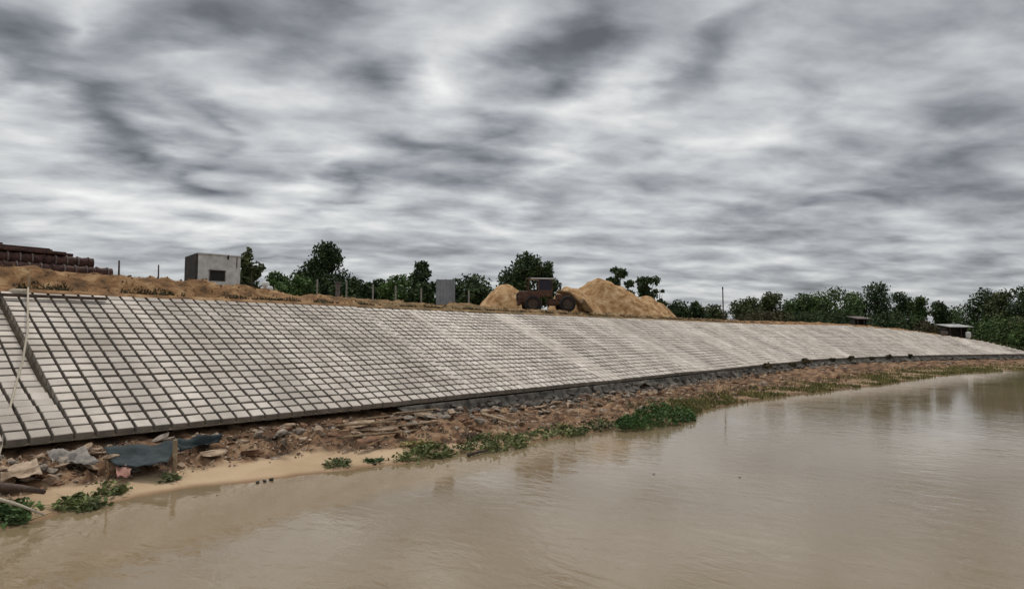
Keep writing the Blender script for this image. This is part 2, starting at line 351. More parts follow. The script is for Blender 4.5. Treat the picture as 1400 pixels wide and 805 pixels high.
TOPK = ([0, 7.7, 13, 15.4, 17.5, 25, 50, 90], [.85, .85, .75, .55, .42, .35, .28, .28])
def up_z(tt, o_):
    r_ = rel(tt); x, y, nx, ny = toe(tt)
    top = ZT + SL*r_*ST - .03
    crest = float(np.interp(tt, *TOPK))
    flat = min(.35, crest)*1.0
    h = crest*sstep(.1, 1.6, o_) - (crest-flat)*sstep(2.4, 6, o_)
    bumpy = sstep(.1, .8, o_)*(1 - .7*sstep(6, 20, o_))
    if o_ < 0: return top + .02 + o_*math.tan(TH)
    z = top + (h + .20*fbm(x*.9, (y+o_)*.9, 2, 5)*bumpy + .07*fbm(x*3, (y+o_)*3, 5, 4)*bumpy)*max(.4, r_)
    return z + .6*sstep(20, 120, o_)*(1 if tt < 95 else 1)
def up_pt(tt, o_):
    r_ = rel(tt); x, y, nx, ny = toe(tt); k = SL*r_*CT + o_
    return Vector((x + nx*k, y + ny*k, up_z(tt, o_)))
def ground_z(x, y): # plateau height, straight part
    return up_z(x, max(0, y - TOE_D - SL*CT))

def grid(name, ts, cs, fn, material, attrs=None, kind='structure', label=None, cat=None, smooth=True):
    vs = []; nt_, nc = len(ts), len(cs)
    A = {k: [] for k in (attrs or {})}
    for tt in ts:
        for c in cs:
            vs.append(fn(tt, c))
            for k in A: A[k].append(attrs[k](tt, c))
    fs = [(i*nc+j, (i+1)*nc+j, (i+1)*nc+j+1, i*nc+j+1) for i in range(nt_-1) for j in range(nc-1)]
    me = bpy.data.meshes.new(name); me.from_pydata([tuple(q) for q in vs], [], fs); me.materials.append(material)
    for k, vals in A.items():
        a = me.attributes.new(k, 'FLOAT', 'POINT'); a.data.foreach_set('value', vals)
    if smooth: me.polygons.foreach_set('use_smooth', [True]*len(me.polygons))
    me.update(); o = bpy.data.objects.new(name, me); COL.objects.link(o)
    return tag(o, label, cat, kind=kind)
def tvals(dn=.1):
    a = [-700, -200, -60, -20, -5]; x = -2.0
    while x < 124: a.append(x); x += dn if x < 16 else dn*2 if x < 40 else dn*4
    return a + [130, 140, 160, 200, 300, 500, 790]

# water sheet
w = MB(); w.add([(-1500,-2500,0),(2500,-2500,0),(2500,2500,0),(-1500,2500,0)], [(0,1,2,3)]); tag(w.build('water', M['water'], recalc=False), kind='structure')

cs = [-2.5, -1, -.5, -.2, -.08] + list(np.linspace(-.02, 1, 42)) + [1.08, 1.2]
def bank_fn(tt, c):
    if c > 1:
        q = bank_pt(tt, 1.0); x, y, nx, ny = toe(tt); k = (c-1)*5
        return Vector((x+nx*k, y+ny*k, max(.1, q.z) + k*.25))
    return bank_pt(tt, c)
def f_sand(tt, c):
    sf = float(np.interp(tt, *SFK)); return float(np.interp(tt, [14, 22], [1, .35]))*(1 - sstep(sf*.85, sf*1.25, c + .10*fbm(tt*2.2, c*8, 9)))
def f_wet(tt, c): return 1 - sstep(0.0, .10, c + .02*fbm(tt, 5))
grid('river_bank', tvals(.1), cs, bank_fn, M['bank'], {'sand': f_sand, 'wet': f_wet})
offs = [-.34, -.17, 0, .15, .3, .5, .7, .9, 1.1, 1.3, 1.5, 1.7, 1.9, 2.1, 2.4, 2.8, 3.2, 3.7, 4.3, 5, 6, 7.5, 9.5, 12, 16, 22, 30, 45, 70, 120, 250, 600, 1800]
def scrub(tt, o_): return .55*sstep(15, 24, tt)*(.6+.8*fbm(tt*.5, o_*.8)) + sstep(10, 26, o_ + 3*fbm(tt*.2, o_*.2)) if tt < 70 else sstep(.5, 4, o_ - max(0, 95-tt)*.15)
# keep far offsets radiating cleanly on the outside of the bend
grid('ground', tvals(.2), offs, up_pt, M['ground'], {'scrub': scrub})
grid('slope_bedding', [t_ for t_ in tvals(.15) if -60 <= t_ <= 116.5], [0, .03, .1, .2, .3, .4, .6, .8, 1], lambda tt, c: slope_pt(tt, c*SL*rel(tt), -.16 - (.32*sstep(0,4.2,c*SL) if tt < 5.1 else 0)), M['joint'])

# ------------------------------------------------------------------ concrete block mats
T1 = 5.05; EDGE = [-8, T1, 19.3, 26.0, 32.5, 41, 52, 66, 82, 98, 116.4]
PIT, ROW = .452, .42
labels = ['lowest mat of pale concrete blocks at the far left, sunk beside the dark step',
 'nearest full mat of pale square concrete blocks between the dark step and the seam',
 'mat of concrete blocks just beyond the mid-slope seam above the split clay lumps',
 'concrete block mat sloping below the zinc sheet and left part of the sand heaps',
 'concrete block mat on the slope directly below the red wheel loader',
 'concrete block mat below the tallest orange sand heap',
 'concrete block mat below the low sand heap and the open-crowned tree',
 'concrete block mat on the slope below the thin utility pole',
 'distant concrete block mat below the dense riverside trees',
 'far concrete block mat where the bank starts to bend',
 'farthest concrete block mat tapering to a point at the river bend']
for k in range(10):
    ta, tb = EDGE[k], EDGE[k+1]; ncol = max(1, round((tb-ta)/PIT)); pit = (tb-ta)/ncol
    mb = MB(); rot0 = rng.uniform(-.03, .03); lift = [0, 0, -.035, -.03, -.022, -.022, -.01, -.006, 0, 0][k]
    for i in range(ncol):
        t0 = ta + i*pit; ph = 0; tight = fbm((t0)*.28, 7.7) > .08 and k > 1
        gc = (.014 if tight else .034) + rng.uniform(0, .008); gr_ = (.030 if tight else .085)
        if k > 3: gc *= .8; gr_ *= .8
        dzc = rng.uniform(-.004, .004)
        vmax = SL*rel(t0+pit/2); nr = int(vmax/ROW)
        for j in range(nr):
            wide = .05 if j in (7, 13, 18) else 0
            v0 = j*ROW + (ph if j else 0) + gr_/2 + wide*.5; v1 = (j+1)*ROW + ph - gr_/2 + rng.uniform(-.006, .006)
            a0 = t0 + gc + rng.uniform(-.004, .004); a1 = t0 + pit - gc + rng.uniform(-.004, .004)
            h = lift*sstep(0, 1.5, v0) + .035*fbm(t0*.12, v0*.2, 6) + dzc + rng.normal(0, .004)
            tiltx = rng.normal(0, .003); tilty = rng.normal(0, .003)
            if k == 0: h -= .30*sstep(0, 4.2, v0)
            e = .012; B = -.21
            P = []
            for (tt, vv, sx, sy) in ((a0, v0, -1, -1), (a1, v0, 1, -1), (a1, v1, 1, 1), (a0, v1, -1, 1)):
                P.append((tt, vv, sx, sy))
            c8 = [slope_pt(tt, vv, h+B) for tt, vv, _, _ in P] + [slope_pt(tt, vv, h - e + sx*tiltx + sy*tilty) for tt, vv, sx, sy in P] + [slope_pt(tt - sx*e, vv - sy*e, h + sx*tiltx + sy*tilty) for tt, vv, sx, sy in P]
            b0 = len(mb.v)
            mb.v.extend([tuple(q) for q in c8])
            for q in range(4):
                n_ = (q+1) % 4
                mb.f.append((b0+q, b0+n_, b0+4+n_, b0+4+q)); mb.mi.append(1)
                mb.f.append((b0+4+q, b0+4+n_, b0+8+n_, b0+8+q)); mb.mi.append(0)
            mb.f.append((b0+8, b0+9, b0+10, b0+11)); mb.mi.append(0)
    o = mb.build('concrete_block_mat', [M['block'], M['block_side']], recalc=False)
    tag(o, labels[k], 'block mat', 'concrete block mats covering the slope')

# ------------------------------------------------------------------ trees
def leaf_cloud(mb, lobes, n, size, rg, flat=.35, spread=1.0):
    vols = np.array([a[3]*a[4]*a[5] for a in lobes])**.75; vols /= vols.sum()
    pick = rg.choice(len(lobes), n, p=vols)
    for i in pick:
        cx, cy, cz, rx, ry, rz = lobes[i]
        d = rg.normal(size=3); d /= np.linalg.norm(d); rr = (rg.uniform()**.45)*(1 + .08*rg.normal())
        pnt = np.array((cx + d[0]*rx*rr, cy + d[1]*ry*rr, cz + d[2]*rz*rr))
        a = rg.normal(size=3); a /= np.linalg.norm(a); b_ = np.cross(a, rg.normal(size=3)); b_ /= np.linalg.norm(b_)
        s = size*rg.uniform(.5, 1.25)
        w_ = .55*s
        v0 = len(mb.v)
        mb.v.extend([tuple(pnt - a*s*.5), tuple(pnt + b_*w_*.5), tuple(pnt + a*s*.5), tuple(pnt - b_*w_*.5)])
        mb.f.append((v0, v0+1, v0+2, v0+3)); mb.mi.append(0)
def tree(px, ytop, depth, wpx, leaf, label, cat='tree', name='broadleaf_tree', group=None, n=3200, crown=.75, shape='round', seed=0, leafsize=.46, base=None, lobes_n=14, trunk=True):
    rg = np.random.default_rng(seed + int(px)); top = at(px, ytop, depth); wpx = wpx*(1.22 if shape == 'round' else 1.35 if shape == 'cone' else 1.15)
    zb = base if base is not None else ground_z(top.x, top.y) if top.x < 92 else base_far(top)
    H = top.z - zb; Wd = wpx/FPX*depth
    r_ = empty(name, (top.x, top.y, zb - .05), label, cat, group)
    lb = []; cb = H*(1-crown)
    if shape == 'cone':
        for i in range(lobes_n):
            f = (i+.5)/lobes_n; w_ = Wd*.5*(1-f)**.7*1.25 + .2; a = rg.uniform(0, 6.28)
            lb.append((math.cos(a)*w_*.45, math.sin(a)*w_*.45, cb + (H-cb)*f, w_*.62, w_*.62, (H-cb)/lobes_n*1.5))
    elif shape == 'open':
        for i in range(lobes_n):
            a = rg.uniform(0, 6.28); q = math.sqrt(rg.uniform()); f = rg.uniform(.15, 1)
            s = Wd*rg.uniform(.12, .2); lb.append((math.cos(a)*q*Wd*.36, math.sin(a)*q*Wd*.36, cb + (H-cb)*f - s*.6*f, s, s, s*.75))
    else:
        for i in range(lobes_n):
            a = rg.uniform(0, 6.28); f = (i + rg.uniform())/lobes_n; wid = math.sqrt(max(.05, 1-((f-.3)/.78)**2))
            q = math.sqrt(rg.uniform())*wid; s = Wd*rg.uniform(.17, .27)
            hz = min(s*.9, (H-cb)*.4)
            lb.append((math.cos(a)*q*Wd*.36, math.sin(a)*q*Wd*.36, cb + hz*.6 + (H-cb-hz*1.5)*f, s, s, hz))
        s = Wd*.2; lb.append((0, 0, H - s*.65, s*.9, s*.9, s*.7))
    mb = MB(); leaf_cloud(mb, lb, int(n*1.5), leafsize, rg)
    mb.build('crown', M[leaf], r_, recalc=False)
    if trunk:
        tm = MB(); k = max(.06, H*.022); bend = rg.normal(0, .02*H, 2)
        mid = Vector((bend[0], bend[1], cb + (H-cb)*.35)); tp = Vector((bend[0]*.5, bend[1]*.5, H*.88))
        tm.tube([(0,0,-.3), (bend[0]*.4, bend[1]*.4, cb*.6+.1), mid, tp], [k*1.35, k, k*.7, k*.15], 7)
        for (lx, ly, lz, a, b2, c2) in lb[:9]:
            s0 = Vector((0,0,0)).lerp(mid, .55+.4*rg.uniform()); e0 = Vector((lx, ly, lz))
            m0 = s0.lerp(e0, .5) + Vector((0,0,-.06*H))
            tm.tube([s0, m0, e0], [k*.5, k*.35, k*.08], 5)
        tm.build('trunk', M['bark'], r_, smooth=True, recalc=False)
    return r_
def base_far(q):
    # nearest sample of the toe curve tells the offset
    tt = np.linspace(70, 200, 131); best = None
    for a in tt:
        x, y, nx, ny = toe(a); o_ = (q.x-x)*nx + (q.y-y)*ny; s_ = abs((q.x-x)*(-ny)*-1 + (q.y-y)*(-nx)) if False else abs((q.x-x)*ny - (q.y-y)*nx)
        if o_ > 0 and (best is None or s_ < best[0]): best = (s_, a, o_)
    if best is None: return 1.5
    return up_z(best[1], max(0, best[2] - SL*rel(best[1])*CT))
T = tree
T(343, 343, 58, 46, 'leaf_olive', 'narrow pointed olive tree beside the white blockhouse', shape='cone', n=2600, crown=.9, name='conical_tree', lobes_n=12)
T(446, 331, 78, 66, 'leaf_dark', 'tall dark tree with gaps in its crown behind the concrete fence posts', n=5200, crown=.82, shape='round', lobes_n=15)
for i, (px, yt, dp, wp, lf, lb_) in enumerate([
  (376, 371, 75, 40, 'leaf_mid', 'low dark green bush right of the white sacks'),
  (404, 373, 74, 44, 'leaf_mid', 'rounded green bush under the left side of the tall gappy tree'),
  (484, 379, 76, 34, 'leaf_dark', 'low dark bush under the right side of the tall gappy tree'),
  (518, 381, 72, 34, 'leaf_dark', 'dark bush left of the bright green bush'),
  (548, 374, 72, 46, 'leaf_mid', 'bright green bush beside the spiky-topped tree'),
  (644, 373, 70, 48, 'leaf_dark', 'round dark bush between the zinc sheet and the left sand heap'),
  (612, 390, 75, 30, 'leaf_dark', 'small dark bush behind the zinc sheet')]):
    T(px, yt, dp, wp*1.35, lf, lb_, 'bush', 'bush', 'bushes behind the bank top', n=2200, crown=.95, seed=i, lobes_n=9, trunk=True)
T(578, 357, 72, 42, 'leaf_dark', 'spiky-topped dark tree left of the zinc sheet', n=2600, crown=.85, shape='round', lobes_n=12)
T(717, 345, 78, 66, 'leaf_dark', 'broad dark tree behind the loader cab and left sand heap', n=5200, crown=.9, lobes_n=18)
T(749, 357, 79, 36, 'leaf_dark', 'smaller dark tree touching the right side of the broad tree', n=2200, crown=.9, lobes_n=10)
T(845, 366, 82, 44, 'leaf_dark', 'dark open tree rising behind the tallest sand heap', shape='open', n=1700, crown=.6, lobes_n=10)
T(882, 376, 84, 42, 'leaf_dark', 'small open-crowned tree with sky showing through, right of the dark open tree', shape='open', n=1100, crown=.7, lobes_n=10)
T(902, 388, 85, 20, 'leaf_olive', 'thin bare tree at the right foot of the sand heaps', shape='open', n=350, crown=.8, lobes_n=7)
for i, (px, yt, dp, wp, lf, lb_) in enumerate([
  (928, 409, 92, 34, 'leaf_dark', 'low dark bush just right of the low sand heap'),
  (950, 411, 95, 26, 'leaf_dark', 'small dark bush between the sand heap and the utility pole'),
  (972, 415, 98, 28, 'leaf_olive', 'low olive bush just left of the utility pole')]):
    T(px, yt, dp, wp*1.3, lf, lb_, 'bush', 'bush', 'bushes behind the bank top', n=1300, crown=.95, seed=i, lobes_n=8)
for i, (px, yt, lf, lb_) in enumerate([(372, 381, 'leaf_mid', 'green hedge growth right of the white sacks'), (408, 380, 'leaf_mid', 'green hedge growth left of the tall gappy tree'), (470, 386, 'leaf_dark', 'dark hedge growth right of the tall gappy tree'), (502, 392, 'leaf_dark', 'lowest hedge growth in the dip between the trees'), (535, 384, 'leaf_mid', 'green hedge growth under the bright green bush'), (580, 384, 'leaf_dark', 'dark hedge growth left of the zinc sheet'), (648, 388, 'leaf_dark', 'dark hedge growth left of the left sand heap')]):
    T(px, yt, 66, 42, lf, lb_, 'hedge', 'hedge', 'hedge growth behind the bank top', n=2200, crown=.99, seed=i+70, lobes_n=11, trunk=True)
FAR = [  # px, top, depth, width, leaf, label
 (1026, 405, 112, 52, 'leaf_olive', 'loose olive tree first right of the utility pole'),
 (1060, 398, 116, 50, 'leaf_olive', 'rounded olive tree second right of the utility pole'),
 (1100, 399, 112, 52, 'leaf_mid', 'green tree at the left end of the dense tree row'),
 (1140, 391, 114, 66, 'leaf_mid', 'wide bright green tree in the dense row above the far slope'),
 (1168, 398, 120, 50, 'leaf_mid', 'green tree left of the feathery tall tree'),
 (1198, 384, 116, 58, 'leaf_dark', 'tall feathery dark tree rising above the dense row'),
 (1230, 398, 118, 44, 'leaf_dark', 'dark tree leaning right of the feathery tall tree'),
 (1256, 404, 114, 34, 'leaf_mid', 'small round green tree right of the dense row'),
 (1280, 411, 108, 34, 'leaf_dark', 'low dark tree left of the white-roofed shed'),
 (1310, 417, 150, 50, 'leaf_mid', 'low green tree behind the white-roofed shed'),
 (1345, 394, 112, 58, 'leaf_dark', 'big dark tree just right of the white-roofed shed'),
 (1378, 393, 108, 56, 'leaf_olive', 'olive tree second from the right edge'),
 (1408, 388, 104, 64, 'leaf_dark', 'tall dark tree cut by the right edge'),
 (1445, 385, 110, 70, 'leaf_dark', 'dark tree beyond the right edge, hidden but for its leftmost leaves')]
for i, a in enumerate(FAR):
    T(a[0], a[1], a[2], a[3]*.95, a[4], a[5], group='trees behind the far bank', n=3000, crown=.93, seed=i, lobes_n=15, leafsize=.5)
for i, (px, yt, dp, wp, lf, lb_) in enumerate([
  (1045, 424, 105, 60, 'leaf_brown', 'brownish thicket under the two olive trees'),
  (1105, 424, 104, 60, 'leaf_dark', 'dark thicket under the left of the dense row'),
  (1160, 424, 108, 60, 'leaf_dark', 'dark thicket under the wide bright green tree'),
  (1215, 424, 106, 60, 'leaf_dark', 'dark thicket under the feathery tall tree'),
  (1262, 436, 103, 46, 'leaf_brown', 'brown thicket under the small round green tree'),
  (1362, 428, 101, 60, 'leaf_mid', 'green thicket under the big dark tree by the shed'),
  (1400, 430, 99, 50, 'leaf_olive', 'olive thicket at the right edge')]):
    T(px, yt, dp, wp*1.3, lf, lb_, 'thicket', 'thicket', 'thickets under the far trees', n=2200, crown=.98, seed=i+40, lobes_n=12, leafsize=.45)

# ------------------------------------------------------------------ behind the top edge
GR = Matrix.Rotation(0, 3, 'Z')
def basez(q): return ground_z(q.x, q.y)
# blockhouse: faces turned so its dark end shows on the left
q = at(268, 383, 50); zb = basez(q); hb = at(268, 346.5, 50).z - zb
bl = empty('blockhouse', (q.x, q.y, zb), 'flat-roofed whitewashed blockhouse with one dark end wall above the soil berm', 'building', rz=HEAD - R(90) + R(41))
wl_ = 3.35; dp = 3.0
mb = MB(); mb.box((wl_/2, 0, hb/2), (wl_, .18, hb)).box((wl_/2, dp, hb/2), (wl_, .18, hb)).box((wl_-.09, dp/2, hb/2), (.176, dp-.19, hb)); mb.build('wall', M['wall'], bl)
mb = MB(); mb.box((-.02, dp/2, hb/2), (.2, dp+.2, hb-.01)); tag(mb.build('wall', M['walldark'], bl), 'dark end wall')
mb = MB(); mb.box((wl_/2, dp/2, hb-.15), (wl_-.3, dp-.2, .12)); mb.build('roof', M['wall'], bl)
mb = MB(); mb.box((wl_/2, -.02, hb+.02), (wl_+.1, .3, .09)); mb.build('parapet', M['wall'], bl)
win = MB(); win.box((1.55, -.11, hb - 1.72), (1.1, .05, .8)); wn_ = win.build('window', M['black'], bl)
mb = MB(); mb.box((1.55, -.145, hb-1.28), (1.3, .12, .07)).box((.98, -.13, hb-1.72), (.06, .1, .8)).box((2.12, -.13, hb-1.72), (.06, .1, .8)); mb.build('frame', M['darkwood'], wn_)
mb = MB(); mb.tube([(2.35, -.12, hb+.05), (2.35, -.12, hb-.3)], .07, 8); mb.build('spout', M['black'], bl)
mb = MB(); mb.tube([(3.05, -.12, hb-.05), (3.05, -.12, hb-1.0)], .03, 6); mb.build('drainpipe', M['darkwood'], bl)
# outbuilding tops left of it
# white sacks
q = at(361, 392, 34); sk = MB()
def sack(mb, c, d, seed, rot=0):
    vs = []; fs = []; n, mm = 10, 7
    for i in range(mm+1):
        th = math.pi*i/mm
        for k in range(n):
            ph = 2*math.pi*k/n; x, y, z = math.sin(th)*math.cos(ph), math.sin(th)*math.sin(ph), math.cos(th)
            sg = lambda w_, e: math.copysign(abs(w_)**e, w_)
            x, y, z = sg(x,.6)*d[0]/2, sg(y,.6)*d[1]/2, sg(z,.8)*d[2]/2
            w_ = 1 + .13*mnoise.noise(Vector((x*4+seed, y*4, z*4))); p_ = Vector((x*w_, y*w_, z*w_)); p_.rotate(Matrix.Rotation(rot, 3, 'Z'))
            vs.append(p_ + Vector(c))
    for i in range(mm):
        for k in range(n): fs.append((i*n+k, (i+1)*n+k, (i+1)*n+(k+1)%n, i*n+(k+1)%n))
    mb.add(vs, fs)
z0 = q.z - .25
for i, (dx, dz, lb_) in enumerate([(0, 0, 'lower left white sack in front of the olive tree'), (.3, .02, 'lower right white sack in front of the olive tree'), (.08, .26, 'white sack lying on top of the two in front of the olive tree')]):
    mb = MB(); sack(mb, (0,0,0), (.38, .3, .3), i); o = mb.build('sack', M['white'], smooth=True, recalc=False); o.location = q + RT*dx + Vector((0,0,dz)) - Vector((0,0,.12)); tag(o, lb_, 'sack', 'white sacks on the berm')
# thin dark posts on the berm and pale fence posts
for px, y0, y1, dp, r_, lb_ in [(163, 356, 378, 33, .05, 'thin dark post just right of the rusty pipe stack'), (217, 362, 382, 36, .045, 'thin dark post midway between pipe stack and blockhouse')]:
    a = at(px, y0, dp); zb = basez(a); mb = MB(); mb.tube([(0,0,-.3), (.01,0,(a.z-zb)*.6), (0,.01,a.z-zb)], [r_*1.1, r_, r_*.8], 8)
    o = mb.build('post', M['darkwood'], recalc=False); o.location = (a.x, a.y, zb); tag(o, lb_, 'post')
for i, (px, y0) in enumerate([(434, 382), (474, 384), (510, 389), (541, 391), (576, 394), (641, 397)]):
    a = at(px, y0, 48); zb = basez(a); mb = MB(); mb.box((0,0,(a.z-zb)/2-.1), (.10,.10,a.z-zb+.2), ch=.012); mb.tube([(0,0,a.z-zb-.02),(.0,-.0,a.z-zb+.02)], .05, 6)
    o = mb.build('fence_post', M['post'], recalc=False); o.location = (a.x, a.y, zb)
    tag(o, ['pale concrete fence post below the left of the tall gappy tree', 'pale concrete fence post below the right of the tall gappy tree', 'pale fence post in front of the left dark bush', 'pale fence post in front of the bright green bush', 'pale fence post below the spiky-topped tree', 'pale fence post right of the zinc sheet'][i], 'fence post', 'pale fence posts')
a = at(462, 386, 47); zb = basez(a); mb = MB(); mb.box((0,0,(a.z-zb)/2), (.3,.2,a.z-zb), ch=.02); mb.box((0,-.02,a.z-zb-.03), (.4,.28,.09), ch=.01)
o = mb.build('meter_pillar', M['rustlight'], recalc=False); o.location = (a.x, a.y, zb); tag(o, 'short thick capped grey pillar between the two fence posts under the tall tree', 'pillar')
# zinc sheet
a = at(596, 413, 44); b2 = at(622, 413, 44); zb = basez((a+b2)/2); top = at(608, 382, 44).z; mb = MB(); wd = (b2-a).length; nn = 24
sh = empty('zinc_hoarding', ((a+b2)/2*1.0).xy.to_3d() + Vector((0,0,zb)), 'upright grey corrugated zinc sheet on posts at the bank top', 'sheet metal screen', rz=HEAD - R(90))
vs = []; 
for k in range(nn+1):
    x = -wd/2 + wd*k/nn; y = .025*math.sin(k*math.pi*.5)
    vs += [(x, y, -.1), (x, y, top-zb), (x, y+.006, top-zb), (x, y+.006, -.1)]
fs = [(4*k, 4*k+4, 4*k+5, 4*k+1) for k in range(nn)] + [(4*k+2, 4*k+6, 4*k+7, 4*k+3) for k in range(nn)] + [(4*k+1, 4*k+5, 4*k+6, 4*k+2) for k in range(nn)]
mb.add(vs, fs); mb.build('sheet', M['sheet'], sh, recalc=False)
for x in (-wd*.42, 0, wd*.42): mb = MB(); mb.box((x, .08, (top-zb)/2), (.08, .08, top-zb+.06), ch=.01); mb.build('post', M['darkwood'], sh, recalc=False)
# utility pole
a = at(988, 392, 88); zb = basez(a); mb = MB(); hh = a.z - zb
up_ = empty('utility_pole', (a.x, a.y, zb), 'thin tall utility pole standing alone against the sky', 'utility pole')
mb.tube([(0,0,-.3),(0,0,hh)], [.11,.075], 8); mb.build('pole', M['darkwood'], up_, recalc=False)
mb = MB(); mb.box((0,0,hh-.25), (.5,.08,.08), ch=.01); mb.build('crossarm', M['darkwood'], up_, recalc=False)
for x in (-.2, .2): mb = MB(); mb.tube([(x,0,hh-.21),(x,0,hh-.08)], [.03,.02], 6); mb.build('insulator', M['rustlight'], up_, recalc=False)
# sheds at right
def shed(px0, px1, yr, yb, dp, label, roofm='shedroof'):
    a = at(px0, yr, dp); b2 = at(px1, yr, dp); c = (a+b2)/2; zb = base_far(c) if c.x > 92 else basez(c); h = c.z - zb; w_ = (b2-a).length
    s = empty('shed', (c.x, c.y, zb), label, 'shed', rz=HEAD - R(90) + R(4))
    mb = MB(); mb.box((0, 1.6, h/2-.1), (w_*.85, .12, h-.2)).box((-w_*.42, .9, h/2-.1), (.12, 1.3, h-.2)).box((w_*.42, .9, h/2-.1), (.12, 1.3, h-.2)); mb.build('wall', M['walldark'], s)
    mb = MB(); mb.box((0, .7, h), (w_, 3.0, .08), rot=Matrix.Rotation(R(9), 3, 'X')); mb.build('roof', M[roofm], s)
    for x in (-w_*.45, 0, w_*.45): mb = MB(); mb.tube([(x,-.6,0),(x,-.6,h-.2)], .05, 6); mb.build('post', M['darkwood'], s, recalc=False)
shed(1292, 1327, 445, 462, 96, 'low shed with a white sheet roof between the dark trees at right')
shed(1168, 1188, 434, 448, 101, 'small pale-roofed shed under the feathery tall tree', 'rustlight')
q = at(1324, 457, 93); mb = MB(); mb.tube([(0,0,-.5),(0,0,-.1),(0,0,.28),(0,0,.36)], [.3,.33,.33,.1], 12); mb.tube([(0,0,-1.6),(0,0,-.5)], .16, 8); o = mb.build('water_tank', M['white'], recalc=False); o.location = q; tag(o, 'small white water tank on a stand beside the white-roofed shed', 'water tank')
q = at(1291, 455, 94); mb = MB(); mb.box((0,0,0), (1.3,.8,.45), ch=.05).box((0,0,-1), (1.1,.6,1.7)); o = mb.build('stacked_crate', M['rustlight'], recalc=False); o.location = q; tag(o, 'pale low crate left of the white-roofed shed', 'crate')

# rusty pipes
def pipe_stack():
    x1 = at(146, 362, 31); xe = x1.x; y0 = x1.y
    zg = 5.22; r_ = .27
    for li in range(4):
      for dj in range(3):
        ex = [.45, .25, .05, -.55][li] + [.1, -.15, 0][dj] + float(rng.uniform(-.12, .12)); L_ = 9
        p0 = Vector((xe + ex - 9, y0 - .1 + dj*.62 + (li % 2)*.3, zg + r_ + li*.455))
        e = empty('corrugated_pipe', p0, ['front', 'middle', 'rear'][dj] + ' rusty ribbed pipe in the ' + ['bottom', 'second', 'third', 'top'][li] + ' layer of the stack behind the berm', 'pipe', 'rusty ribbed pipes behind the berm')
        mb = MB(); mb.tube([(L_*i/60, 0, 0) for i in range(61)], [r_*(.95 + .05*math.cos(i*math.pi)) for i in range(61)], 14, caps=False); mb.build('pipe_wall', M['rust'], e, smooth=True, recalc=False)
        for i in range(20):
            x = .45*i + .25
            mb = MB(); mb.tube([(x-.03,0,0),(x+.03,0,0)], r_+.03, 14); mb.build('band', M['rustlight'] if (i*3+dj+li) % 4 else M['rust'], e, recalc=False)
        mb = MB(); mb.tube([(L_-.12,0,0),(L_-.02,0,0)], r_-.04, 14); mb.build('dark_bore', M['black'], e, recalc=False)  # black disc colours in the shade inside the open pipe end
    zt = zg + r_*2 + .455*3 + .03
    for i, (dy, dz, l0, l1, h) in enumerate([(-.05, .0, 7, -1.7, .14), (.35, .0, 7, -1.3, .14), (.85, .0, 7, -2.0, .14), (1.3, .0, 7, -1.5, .14), (.1, .15, 7, -2.3, .12), (.6, .15, 7, -2.1, .12), (1.0, .29, 7, -3.9, .16)]):
        mb = MB(); ll = l0 + l1; mb.box((0,0,0), (ll, .32, h), ch=.02); o = mb.build('steel_beam', M['rust'], recalc=False)
        o.location = (xe - 7 + ll/2, y0 + .2 + dy, zt + h/2 + dz); o.rotation_euler = (0, 0, R([0, 1, -1, 0, 1.5, -1, .5][i]))
        tag(o, 'long dark rusty beam lying in the bundle on top of the pipe stack', 'beam', 'rusty beams on the pipe stack')
pipe_stack()
# dark scrap heap at the left edge under the pipes
q = at(6, 384, 27.5)
mb = MB(); sack(mb, (0,0,0), (1.6, 1.0, .8), 3); o = mb.build('spoil_heap', M['black'], smooth=True, recalc=False); o.location = q - Vector((0,0,.15)); tag(o, 'dark heap at the left edge below the pipe stack', 'heap')

# sand heaps
def heap(px0, px1, pkx, pky, dp, label, seed, yb=426, sharp=1.25, ry=3.0):
    a = at(px0, yb, dp); b2 = at(px1, yb, dp); w_ = (b2-a).length; pk = at(pkx, pky, dp); c = (a+b2)/2; zb = basez(c); h = pk.z - zb
    ox = (pk-c).dot(RT); vs = []; n, mm = 72, 22; rot = HEAD - R(90)
    for i in range(mm+1):
        f = i/mm
        for k in range(n):
            ph = 2*math.pi*k/n; ex = math.cos(ph)*w_/2; ey = math.sin(ph)*(ry or w_*.36)
            x = ox*(1-f) + ex*f; y = ey*f
            z = h*(1-f**sharp)*(1 if f < 1 else 0)
            rw = 1 + .12*fbm(math.cos(ph)*1.5+seed, math.sin(ph)*1.5, 1)*f
            z += (.26*fbm(x*.8+seed, y*.8, 3, 5) + .10*fbm(x*3, y*3, seed, 3))*math.sin(math.pi*min(1, f+.12))
            vs.append((x*rw, y*rw, z - .1*f))
    fs = []
    for i in range(mm):
        for k in range(n): fs.append((i*n+k, i*n+(k+1)%n, (i+1)*n+(k+1)%n, (i+1)*n+k))
    mb = MB(); mb.add(vs, fs); o = mb.build('sand_heap', M['pile'], smooth=True, recalc=True); o.location = (c.x, c.y, zb); o.rotation_euler = (0, 0, rot)
    tag(o, label, 'sand heap', 'orange sand heaps on the bank top')
heap(646, 738, 692, 388.5, 58, 'rounded orange sand heap left of the loader', 1, sharp=1.7)
heap(738, 922, 818, 380, 68, 'tallest orange sand heap right of the loader', 2, sharp=1.25)
heap(742, 830, 775, 392, 64, 'low shoulder of orange sand between loader and tallest heap', 3, sharp=1.8)
heap(850, 926, 884, 404, 72, 'lowest orange sand heap at the right end', 4, sharp=1.5)

